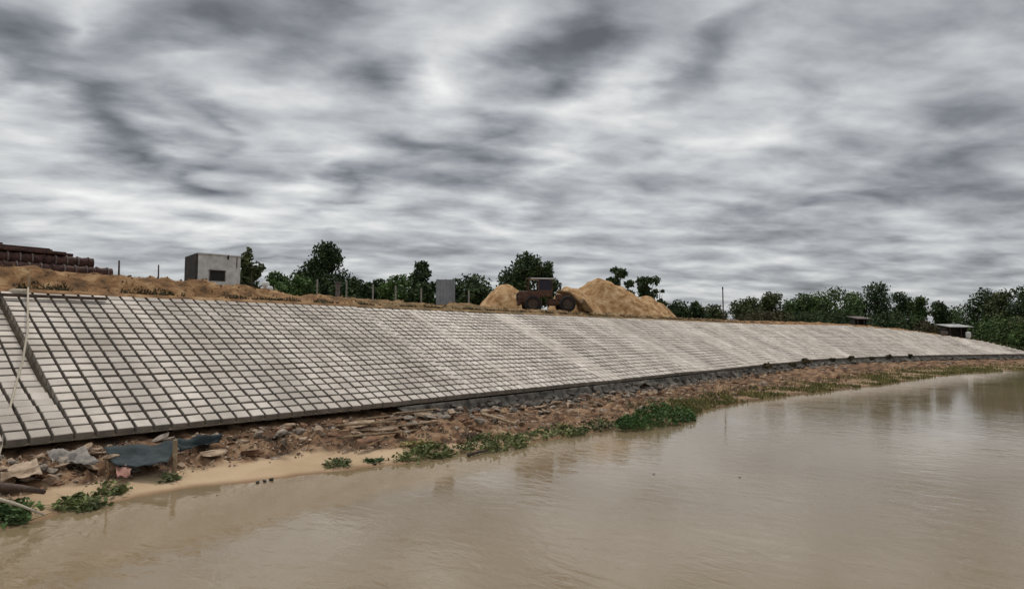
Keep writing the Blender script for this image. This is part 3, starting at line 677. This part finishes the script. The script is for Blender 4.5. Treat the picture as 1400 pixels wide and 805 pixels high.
# ------------------------------------------------------------------ wheel loader (faces right)
q = at(752, 425, 51); zb = basez(q)
ld = empty('wheel_loader', (q.x, q.y, zb), 'red-brown wheel loader with its bucket lowered, parked in front of the sand heaps', 'wheel loader', rz=HEAD - R(90) + R(6))
def wheel(x, y, r_, w_):
    e = MB(); prof = [(-w_/2, r_*.62), (-w_/2, r_*.92), (-w_*.35, r_), (w_*.35, r_), (w_/2, r_*.92), (w_/2, r_*.62)]; n = 28
    vs = []; fs = []
    for k in range(n):
        a = 2*math.pi*k/n
        for yy, rr in prof:
            rr2 = rr*(1 - .035*(k % 2)) if rr > r_*.95 else rr
            vs.append((math.cos(a)*rr2, yy, math.sin(a)*rr2))
    m6 = len(prof)
    for k in range(n):
        for j in range(m6-1): fs.append((k*m6+j, k*m6+j+1, ((k+1)%n)*m6+j+1, ((k+1)%n)*m6+j))
    e.add(vs, fs); wl0 = bpy.data.objects.new('wheel', None); COL.objects.link(wl0); wl0.parent = ld; wl0.location = (x, y, r_)
    e.build('tyre', M['tyre'], wl0, smooth=False)
    e = MB(); e.tube([(0,-w_*.36,0),(0,w_*.36,0)], r_*.63, 20); e.tube([(0,-w_*.45,0),(0,w_*.45,0)], r_*.22, 12); e.build('rim', M['darkwood'], wl0, recalc=False)
for x in (-1.55, 1.25):
    for y in (-.95, .95): wheel(x, y, .66, .48)
mb = MB(); mb.box((-1.75, 0, 1.25), (1.7, 1.2, .95), ch=.07).box((-2.55, 0, .95), (.25, 1.3, .75), ch=.05).box((-1.5, 0, .72), (1.6, .7, .35)); mb.build('rear_body', M['loader'], ld, recalc=False)
mb = MB(); mb.box((.75, 0, .85), (2.0, .8, .55), ch=.05).box((.95, 0, 1.25), (.9, .9, .5), ch=.05); mb.build('front_frame', M['loader'], ld, recalc=False)
for i in range(5): pass
mb = MB(); mb.box((-2.69, 0, 1.25), (.03, .9, .6), ch=.01)
for i in range(5): mb.box((-2.71, 0, 1.03+.11*i), (.03, .85, .04))
mb.build('grille', M['black'], ld, recalc=False)
cb = bpy.data.objects.new('cab', None); COL.objects.link(cb); cb.parent = ld; cb.location = (-.45, 0, 1.45)
mb = MB(); mb.box((0, 0, .1), (1.15, 1.15, .5), ch=.03); mb.build('cab_body', M['loader'], cb, recalc=False)
for x in (-.53, .53):
    for y in (-.53, .53): mb = MB(); mb.box((x, y, .75), (.07, .07, .95)); mb.build('pillar', M['loader'], cb, recalc=False)
mb = MB(); mb.box((0, 0, .74), (.98, .98, .82)); mb.build('glass', M['glass'], cb, recalc=False)
mb = MB(); mb.box((-.25, 0, 1.27), (1.9, 1.3, .08), ch=.025); mb.build('cab_roof', M['white'], cb, recalc=False)
mb = MB(); mb.box((-1.8, -.52, 1.95), (.06,.06,1.5)).box((-1.8, .52, 1.95), (.06,.06,1.5)); mb.build('canopy_post', M['loader'], ld, recalc=False)
mb = MB(); mb.box((-1.1, 0, 2.76), (1.7, 1.1, .06), ch=.02); mb.build('canopy', M['rustlight'], ld, recalc=False)
mb = MB(); mb.tube([(-1.25,.3,1.7),(-1.25,.3,2.3),(-1.33,.3,2.42)], .055, 8); mb.build('exhaust', M['black'], ld, recalc=False)
for y in (-.42, .42):
    mb = MB(); mb.tube([(.65,y,1.75),(1.5,y,1.6),(2.2,y,.95),(2.55,y,.5)], [.12,.13,.12,.09], 6); mb.build('lift_arm', M['loaderyel'], ld, recalc=False)
    mb = MB(); mb.tube([(.7,y*.8,1.0),(1.6,y*.8,1.35)], .06, 8); mb.build('hydraulic_ram', M['rustlight'], ld, recalc=False)
mb = MB(); n = 8; vs = []
prof = [(2.55, 1.05), (2.42, .75), (2.45, .4), (2.62, .15), (2.95, .05), (3.3, .04)]
for y in (-1.2, 1.2):
    for (x, z) in prof: vs.append((x, y, z))
    for (x, z) in prof[::-1]: vs.append((x + (.04 if x < 3 else 0), y, z + .05))
m12 = 12; fs = [(i, (i+1)%m12, m12+(i+1)%m12, m12+i) for i in range(m12)] + [tuple(range(m12))[::-1], tuple(range(m12, 2*m12))]
mb.add(vs, fs)
for y in (-1.2, 1.2):
    pf = [(2.55,1.05),(2.42,.75),(2.45,.4),(2.62,.15),(2.95,.05),(3.3,.04)]
    v8 = [(x, y-.02, z) for x, z in pf] + [(x, y+.02, z) for x, z in pf]
    mb.add(v8, [tuple(range(6)), tuple(range(11,5,-1))] + [(i, (i+1)%6, 6+(i+1)%6, 6+i) for i in range(6)])
mb.build('bucket', M['loaderyel'], ld)
for y in (-.45, .45): mb = MB(); mb.box((.35, y, 2.52), (.1, .16, .12), ch=.02); mb.build('work_light', M['rustlight'], ld, recalc=False)

# ------------------------------------------------------------------ top-left odds and ends
a = slope_pt(1.0, SL - 1.05, .12); b2 = slope_pt(8.0, SL - .95, .12)
mb = MB(); ln = (b2-a).length; mb.box((0,0,0), (ln, .16, .10), ch=.015); o = mb.build('timber_plank', M['darkwood'], recalc=False); o.location = (a+b2)/2; tag(o, 'long dark timber plank laid across the top of the block slope at far left', 'plank')
q = at(26, 400, 21.2); mb = MB(); sack(mb, (0,0,0), (.55,.4,.28), 8, .3); o = mb.build('sandbag', M['rope'], smooth=True, recalc=False); o.location = q; tag(o, 'pale sandbag on the slope top at the foot of the rope stake', 'sandbag')
st0 = at(38, 401, 21.3); mb = MB(); mb.tube([(0,0,-.2),(.02,0,.35),(.0,.02,.62)], [.04,.04,.03], 7); o = mb.build('rope_stake', M['wood'], recalc=False); o.location = st0; tag(o, 'wooden stake at the slope top that the rope hangs from', 'stake')
rp = [st0 + Vector((0,0,.22))]
for (px, py, h) in [(38,425,.16),(38,453,.15),(35,469,.15),(31,494,.12),(24,517,.07),(18,540,.06),(13,560,.06),(7.5,583,.06),(1,612,.05),(-6,640,0)]:
    # meet the slope plane raised by h
    r_ = ray(px, py); nrm = Vector((0, -ST, CT)); p0 = Vector((0, TOE_D, ZT)) + nrm*(h - (.18 if py > 490 else 0)); k = (p0-EYE).dot(nrm)/r_.dot(nrm); rp.append(EYE + r_*k)
mb = MB(); mb.tube(rp, .028, 7); tag(mb.build('rope', M['rope'], smooth=True, recalc=False), 'pale rope hanging down the block slope at the far left from the stake', 'rope')

# ------------------------------------------------------------------ shore things
def rock_mesh(seed, flat=1.0, sub=2):
    import bmesh
    bm = bmesh.new(); bmesh.ops.create_icosphere(bm, subdivisions=sub, radius=.5)
    rg = np.random.default_rng(seed); cuts = [(Vector(rg.normal(size=3)).normalized(), rg.uniform(.17, .38)) for _ in range(11)]
    for v_ in bm.verts:
        c = v_.co.copy()
        for nrm, dd in cuts:
            e = c.dot(nrm) - dd
            if e > 0: c -= nrm*e
        c *= 1 + .22*mnoise.noise(c*7 + Vector((seed, 0, 0)))
        c.z *= flat; v_.co = c
    me = bpy.data.meshes.new('lump'); bm.to_mesh(me); bm.free(); return me
KIND = {'grey': ('concrete_lump', 'rock_grey', 'broken grey concrete lump in the rubble under the block edge', 'lump', 'grey lumps in the shore rubble', .7),
        'red': ('clay_lump', 'rock_red', 'reddish clay lump in the rubble between slope and water', 'lump', 'red clay lumps in the shore rubble', .75),
        'dark': ('dark_stone', 'rock_dark', 'dark stone packed under the block edge of the far mats', 'stone', 'dark stones under the block edge', .8),
        'tan': ('earth_lump', 'rock_tan', 'tan lump of hardened earth in the rubble between slope and water', 'lump', 'tan lumps in the shore rubble', .55)}
protos = {}
for k, (nm, mt, lb_, ct, gp, fl) in KIND.items():
    protos[k] = []
    for i in range(6):
        me = rock_mesh(i*7 + len(k), fl*(.6 + .12*i)); me.name = nm; me.materials.append(M[mt]); protos[k].append(me)
def rock(k, loc, s, rz=None, tilt=.3):
    nm, mt, lb_, ct, gp, fl = KIND[k]
    o = bpy.data.objects.new(nm, protos[k][int(rng.integers(6))]); COL.objects.link(o); o.location = loc
    o.scale = (s*rng.uniform(.8, 1.5), s*rng.uniform(.7, 1.1), s*rng.uniform(.6, 1.0)); o.rotation_euler = (rng.normal(0, tilt), rng.normal(0, tilt), rng.uniform(0, 6.28))
    tag(o, lb_, ct, gp); return o
cnt = 0
for i in range(800):
    tt = float(2 + 34*rng.uniform()**1.25); sf = float(np.interp(tt, *SFK)); c = sf + (1-sf)*rng.beta(1.6, 1.2)
    k = rng.choice(['grey', 'red', 'tan'], p=[.5, .22, .28] if c > .75 else [.25, .4, .35])
    s = .10 + .36*rng.uniform()**2.6 + (.08 if tt > 15 else 0)
    rock(k, bank_pt(tt, min(c, .97), s*.02), s)
for i in range(100):
    tt = float(34 + 60*rng.uniform()); c = float(rng.uniform(.3, .98)); rock(rng.choice(['grey', 'red', 'tan'], p=[.4, .3, .3]), bank_pt(tt, c, .05), float(rng.uniform(.25, .6)))
# countless small debris
mb = MB(); tet = [(0,0,.6),(.5,0,-.3),(-.3,.45,-.3),(-.25,-.45,-.25)]
for i in range(16000):
    tt = float(2 + 46*rng.uniform()**1.3); sf = float(np.interp(tt, *SFK)); c = sf*.8 + (1-sf*.8)*rng.beta(1.5, 1.1); s = float(.02 + .075*rng.uniform()**3)*(1 + tt*.02)
    rm = Matrix.Rotation(rng.uniform(0, 6.28), 3, Vector(rng.normal(size=3)).normalized()); p0 = bank_pt(tt, min(.99, c), s*.2)
    if fbm(tt*1.1, c*4, 11) < -.02: continue
    mb.add([rm @ Vector(q_)*s + p0 for q_ in tet], [(0,1,2),(0,2,3),(0,3,1),(1,3,2)])
tag(mb.build('gravel', M['rubble'], recalc=False), 'small stones and broken clods scattered between the slope and the water', 'gravel', kind='stuff')

for i in range(150):
    tt = float(rng.uniform(3, 32)); q_ = bank_pt(tt, float(rng.uniform(.5, .97)), .07); rock(rng.choice(['grey', 'tan', 'red'], p=[.45, .4, .15]), q_, float(rng.uniform(.30, .60)), tilt=.18)
for i in range(190):   # dark stones packed under the toe of the far mats
    tt = float(15 + 95*rng.uniform()**1.5); s = float(rng.uniform(.22, .5))*(1 + .006*tt)
    rock('dark', bank_pt(tt, 1 - float(rng.uniform(.0, .22))*8/bw(tt)*.8, s*.1), s)
for i in range(100):
    tt = float(15 + 60*rng.uniform()**1.3); x, y, nx, ny = toe(tt); f = float(rng.uniform(.1, 1)); o_ = -.10 - .30*f; s = float(rng.uniform(.2, .42))*(1+.006*tt)
    rock('dark', Vector((x+nx*o_, y+ny*o_, .66 - .40*f)), s)
# dark geotextile skirt under the toe of the far mats
def skirt(t0, t1, drop, name, label, material='fabric', seed=0, cat='geotextile', fine=.18):
    n = int((t1-t0)/fine); vs = []; rows = 7
    for i in range(n+1):
        tt = t0 + (t1-t0)*i/n; x, y, nx, ny = toe(tt); dr = drop*(1 + .6*fbm(tt*.8, seed, 3)); dr *= min(1, (i+1)/4, (n-i+1)/4)
        for j in range(rows):
            f = j/(rows-1); out = -.02 - .34*f*f*(1+fbm(tt*1.2, seed+2)) - .16*fbm(tt*2.2, f*2.5, seed, 5)*(.3+f)
            z = ZT - .20 - dr*f; vs.append((x + nx*out, y + ny*out, z))
    fs = [(i*rows+j, (i+1)*rows+j, (i+1)*rows+j+1, i*rows+j+1) for i in range(n) for j in range(rows-1)]
    mb = MB(); mb.add(vs, fs); o = mb.build(name, M[material], smooth=True, recalc=False)
    sm = o.modifiers.new('thickness', 'SOLIDIFY'); sm.thickness = .015
    tag(o, label, cat); return o
skirt(15.0, 33, .52, 'geotextile_skirt', 'dark rumpled geotextile hanging under the block edge near the green water plants', seed=1)
skirt(33.1, 72, .52, 'geotextile_skirt', 'dark geotextile under the block edge along the straight far bank', seed=4, fine=.4)
skirt(72.2, 116, .42, 'geotextile_skirt', 'dark geotextile under the block edge around the river bend', seed=6, fine=.5)
# tufts and clods along the far toe
for i, (px, py, s) in enumerate([(1050, 500, .9), (1105, 494, 1.0), (1190, 489, .7), (1165, 488, .6), (1245, 485, .7), (1085, 497, .6), (1140, 491, .6), (1215, 486, .7)]):
    q = on_z(px, py+2, .85); mb = MB(); rg = np.random.default_rng(i+90); lb = [(rg.uniform(-.5,.5)*s, rg.uniform(-.3,.3)*s, .2*s+.1*rg.uniform(), .4*s, .3*s, .28*s) for _ in range(4)]
    leaf_cloud(mb, lb, 160, .28, rg); o = mb.build('dry_tuft', M['leaf_brown'], recalc=False); o.location = q - Vector((0,0,.1)); tag(o, 'dark dry tuft of weeds growing over the block edge of the far bank', 'weed tuft', 'dark weed tufts on the far block edge')

# draped sheets on the near shore
def drape(outline, z_off, label, material, name='tarpaulin', nx=26, ny=9, amp=.05, seed=0):
    # outline: four photograph corners (left-top, right-top, right-bottom, left-bottom) with heights
    c = [on_z(a, b_, z) for a, b_, z in outline]; vs = []
    for i in range(nx+1):
        for j in range(ny+1):
            f, g_ = i/nx, j/ny; top_ = c[0].lerp(c[1], f); bot = c[3].lerp(c[2], f); q = top_.lerp(bot, g_)
            edge = .10*fbm(f*2.2, g_*2, seed)*(1 if g_ > .5 else .3)
            q = q + Vector((0, -edge*.6, amp*fbm(f*2.5+seed, g_*2.5, 2, 5)*1.6 + z_off - .06*math.sin(math.pi*f)*math.sin(math.pi*g_))); vs.append(q)
    fs = [(i*(ny+1)+j, (i+1)*(ny+1)+j, (i+1)*(ny+1)+j+1, i*(ny+1)+j+1) for i in range(nx) for j in range(ny)]
    mb = MB(); mb.add(vs, fs); o = mb.build(name, M[material], smooth=True, recalc=False); sm = o.modifiers.new('thickness', 'SOLIDIFY'); sm.thickness = .01
    tag(o, label, 'sheet'); return o
drape([(140,612,.66),(240,606,.68),(228,636,.42),(158,640,.36)], .03, 'dark blue-grey tarpaulin sagging under the block edge left of the wooden stake', 'tarp', seed=1)
drape([(236,602,.70),(306,594,.72),(300,606,.52),(246,617,.46)], .03, 'smaller dark tarpaulin right of the wooden stake', 'tarp', seed=2)
drape([(62,620,.62),(118,613,.66),(136,634,.45),(78,638,.42)], .04, 'crumpled grey cloth below the block edge at left', 'cloth', 'crumpled_cloth', amp=.09, seed=5)
drape([(158,641,.34),(180,639,.36),(178,652,.24),(160,654,.22)], .04, 'pink cloth scrap under the left tarpaulin', 'pink', 'cloth_scrap', nx=8, ny=6, amp=.05, seed=7)
drape([(0,640,.5),(50,632,.55),(58,650,.4),(0,660,.36)], .04, 'flattened straw-coloured matting at the left edge below the blocks', 'rubble', 'straw_matting', amp=.05, seed=9)
for i, (px, py, L_, lb_) in enumerate([(470,597,1.0,'split slab of hard earth at the lower left of the broken pile'), (520,592,1.3,'long split slab of hard earth under the longest board'), (565,586,1.1,'split slab of hard earth at the right of the broken pile'), (490,584,1.2,'split slab of hard earth at the upper left of the broken pile'), (540,577,1.3,'split slab of hard earth in the upper middle of the broken pile'), (582,571,1.0,'split slab of hard earth at the top right of the broken pile'), (505,606,.9,'small split slab of hard earth below the broken pile')]):
    q = bank_drop(px, py); o = bpy.data.objects.new('earth_slab', protos['tan' if i % 2 else 'red'][i % 6]); COL.objects.link(o); o.location = q + Vector((0, 0, .12))
    o.scale = (L_*1.25, .45, .22); o.rotation_euler = (R(rng.uniform(10, 28)), R(rng.uniform(-6, 6)), R(rng.uniform(-12, 12))); tag(o, lb_, 'slab', 'earth slabs in the broken pile')
# boards
bd = [((448,598),(600,580)), ((470,603),(575,593)), ((500,578),(590,568)), ((505,585),(560,576)), ((460,590),(540,584)), ((540,573),(598,566))]
bl_ = ['long pale board lowest in the broken pile under the block edge', 'short pale board below the longest one in the broken pile', 'board at the top of the broken pile', 'short split board in the middle of the broken pile', 'weathered board at the left end of the broken pile', 'small board at the upper right of the broken pile']
for i, (a, b2) in enumerate(bd):
    p0 = bank_drop(*a); p1 = bank_drop(*b2); p0.z += .10; p1.z += .10; d = p1-p0; mb = MB(); ln = d.length
    mb.box((0,0,0), (ln, .2, .05), ch=.008); o = mb.build('board', M['wood'], recalc=False); o.location = (p0+p1)/2 + Vector((0,0,.02*i)); o.rotation_euler = (R(-14), -math.asin(max(-1, min(1, d.z/ln))), math.atan2(d.y, d.x)); tag(o, bl_[i], 'board', 'boards in the broken pile')
# stake and sticks
def stick(a, b2, r0, r1, material, label, name='stick', za=None, zb_=None, cat='stick'):
    p0 = bank_drop(*a) if za is None else on_z(*a, za); p1 = bank_drop(*b2) if zb_ is None else on_z(*b2, zb_); mid = (p0+p1)/2 + Vector((0, 0, .02))
    mb = MB(); mb.tube([p0, mid, p1], [r0, (r0+r1)/2, r1], 8); tag(mb.build(name, M[material], smooth=True, recalc=False), label, cat)
q = bank_drop(238, 646); mb = MB(); hh = 38/FPX*q.xy.length*1.02; mb.tube([(0,0,-.3),(.01,.01,hh*.5),(.0,.0,hh)], [.06,.055,.05], 9); o = mb.build('wooden_stake', M['wood'], recalc=False); o.location = q; tag(o, 'short wooden stake standing between the two dark tarpaulins', 'stake')
stick((-8, 680), (62, 704), .035, .018, 'rope', 'long pale pole lying over the green plants at the left edge', 'pole', .45, .12, 'pole')
stick((148, 655), (147, 632), .02, .014, 'wood', 'thin upright twig left of the pink scrap', 'twig', None, .75)
stick((120, 640), (150, 610), .02, .015, 'darkwood', 'dark leaning stick beside the left tarpaulin', 'stick')
stick((660, 566), (705, 580), .07, .05, 'wood', 'stubby pale log among the red clay lumps', 'log', None, None, 'log')
stick((640, 622), (668, 615), .05, .03, 'darkwood', 'dark driftwood stick at the water line by the leafy plants', 'driftwood', .06, .06, 'driftwood')
stick((0, 665), (60, 672), .09, .05, 'darkwood', 'dark root lying at the far left of the shore', 'root', .34, .3, 'root')

# leafy water plants
def plant(px0, px1, y_top, y_bot, leaf, label, n, h=.3, size=.13, seed=0, name='water_plant', group='leafy water plants along the shore'):
    a = bank_drop(px0, y_bot, .05); b2 = bank_drop(px1, y_bot - (px1-px0)*.10, .05); back = bank_drop((px0+px1)/2, y_top + 6, .12); c = (a+b2)/2
    for p_ in (a, b2, c, back): p_.z = max(.0, p_.z)
    rg = np.random.default_rng(seed+500); e = empty(name, c, label, 'plant', group); dirv = (b2-a)/2; bk = back-c
    lf = MB(); stm = MB()
    for i in range(n):
        f = rg.uniform(-1, 1); g_ = rg.uniform(-.3, 1)*math.sqrt(max(0, 1-f*f*.9)); base = dirv*f + bk*g_*.8; clump = .55 + .75*abs(mnoise.noise(Vector((base.x*1.6+seed, base.y*1.6, 0))))
        hh = h*clump*rg.uniform(.15, 1.1)*(1-.4*abs(f))*.85
        if mnoise.noise(Vector((base.x*2.3+seed*3, base.y*2.3, 5))) < -.12: continue
        lean = Vector(rg.normal(size=3))*.10; lean.z = 0
        tip = base + lean + Vector((0, 0, hh)); s = size*rg.uniform(.6, 1.3)
        if i % 4 == 0: stm.tube([base - Vector((0,0,.03)), tip], [.008, .005], 3, caps=False)
        if i % 3 == 0:
            bw_ = Vector(rg.normal(size=3)).normalized()*.012; tp_ = tip + lean*1.5 + Vector((0,0,hh*.35)); lf.add([base - bw_, base + bw_, tp_], [(0,1,2)]); continue
        a1 = Vector(rg.normal(size=3)); a1.z = abs(a1.z)*.6 - .1; a1.normalize(); b1 = a1.cross(Vector(rg.normal(size=3))).normalized(); up2 = a1.cross(b1)
        lf.add([tip - a1*s*.5, tip + b1*s*.33 + up2*s*.08, tip + a1*s*.5, tip - b1*s*.33 + up2*s*.08], [(0,1,2,3)])
    lf.build('leaves', M[leaf], e, recalc=False); stm.build('stems', M['leaf_olive'], e, recalc=False)
plant(-12, 44, 678, 714, 'leaf_mid', 'dark leafy plant at the bottom left corner under the pale pole', 900, .34, seed=1)
plant(80, 132, 674, 700, 'leaf_water', 'leafy green plant on the sand near the left edge', 620, .26, seed=2)
plant(138, 164, 655, 676, 'leaf_water', 'small green plant with a pale stone beside the pink scrap', 260, .24, seed=3)
plant(218, 240, 640, 658, 'leaf_olive', 'thin weed at the foot of the short wooden stake', 160, .22, seed=13)
plant(448, 476, 622, 640, 'leaf_olive', 'small olive weed at the upper edge of the sand spit', 200, .22, seed=4)
plant(504, 526, 620, 632, 'leaf_dark', 'tiny dark weed on the sand spit', 120, .16, seed=5)
plant(548, 616, 603, 630, 'leaf_water', 'yellowish green plant at the right end of the sand spit', 900, .30, seed=6)
plant(550, 600, 600, 616, 'leaf_yellow', 'yellow-leaved weed just behind the plant at the sand spit', 260, .30, seed=16)
plant(632, 722, 586, 617, 'leaf_water', 'broad leafy plant at the water line right of the sand spit', 1300, .34, seed=7)
plant(722, 800, 575, 600, 'leaf_water', 'lower leafy plant between the broad one and the tall dark clump', 1100, .28, seed=8)
plant(795, 860, 566, 588, 'leaf_olive', 'thin olive water weeds left of the tall dark clump', 700, .25, seed=9)
plant(848, 948, 551, 584, 'leaf_bright', 'tall dark green clump sticking out into the river', 4200, .55, .13, seed=10)
# pairs of dark clods on the sand
for i, (px, py, lb_) in enumerate([(352, 660, 'left dark clod of three on the open sand'), (362, 659, 'middle dark clod of three on the open sand'), (372, 657, 'right dark clod of three on the open sand'), (512, 635, 'dark clod alone near the tip of the sand spit')]):
    q = bank_drop(px, py); o = rock('grey', q + Vector((0,0,.03)), .16); o.data = protos['red'][i]; o.name = 'dark_clod'; tag(o, lb_, 'clod', 'dark clods on the open sand')
    o.material_slots[0].link = 'OBJECT'; o.material_slots[0].material = M['black']
# grass fringe along the far waterline
mb = MB()
for i in range(15000):
    tt = float(24 + 76*rng.uniform()); c = float(rng.beta(1.2, 3.2)*.6 + .0); dens = fbm(tt*.35, c*3, 8)
    if dens < -.12: continue
    p0 = bank_pt(tt, c); s = float(rng.uniform(.08, .22))*(1 + .6*dens); a1 = Vector((rng.normal()*.3, rng.normal()*.3, 1)).normalized(); b1 = a1.cross(Vector(rng.normal(size=3))).normalized()
    mb.add([p0 - b1*.05, p0 + b1*.05, p0 + a1*s], [(0,1,2)])
tag(mb.build('grass', M['grass'], recalc=False), 'green and dry grass fringing the far waterline', 'grass', kind='stuff')

mb = MB()
for i in range(5200):
    tt = float(3 + 75*rng.uniform()**1.2); o_ = float(rng.uniform(.02, .55)); 
    if fbm(tt*.7, 2.2) < -.05: continue
    p0 = up_pt(tt, o_); s = float(rng.uniform(.06, .2)); a1 = Vector((rng.normal()*.5, rng.normal()*.5, 1)).normalized(); b1 = a1.cross(Vector(rng.normal(size=3))).normalized()
    mb.add([p0 - b1*.035, p0 + b1*.035, p0 + a1*s], [(0,1,2)])
tag(mb.build('weeds', M['leaf_brown'], recalc=False), 'dark dry weeds along the seam between blocks and soil berm', 'weeds', kind='stuff')
mb = MB()
for i in range(9000):
    tt = float(3 + 70*rng.uniform()**1.4); o_ = float(rng.uniform(.15, 5)); s = float(.02 + .12*rng.uniform()**4)*(1+tt*.01)
    rm = Matrix.Rotation(rng.uniform(0, 6.28), 3, Vector(rng.normal(size=3)).normalized()); p0 = up_pt(tt, o_)
    mb.add([rm @ Vector(q_)*s + p0 for q_ in tet], [(0,1,2),(0,2,3),(0,3,1),(1,3,2)])
tag(mb.build('soil_clods', M['clods'], recalc=False), 'countless small clods of soil on the berm along the bank top', 'soil clods', kind='stuff')

for i, (px, py, lb_) in enumerate([(297, 676, 'pale scrap floating near the sand left of centre'), (893, 648, 'tiny dark scrap floating in the open river'), (1012, 652, 'tiny dark scrap floating far out on the right of the river')]):
    q = on_z(px, py, .005); o = rock('tan' if i == 0 else 'dark', q, .10 if i == 0 else .09); o.scale.z *= .3; o.name = 'floating_scrap'; tag(o, lb_, 'scrap', 'scraps floating on the river')
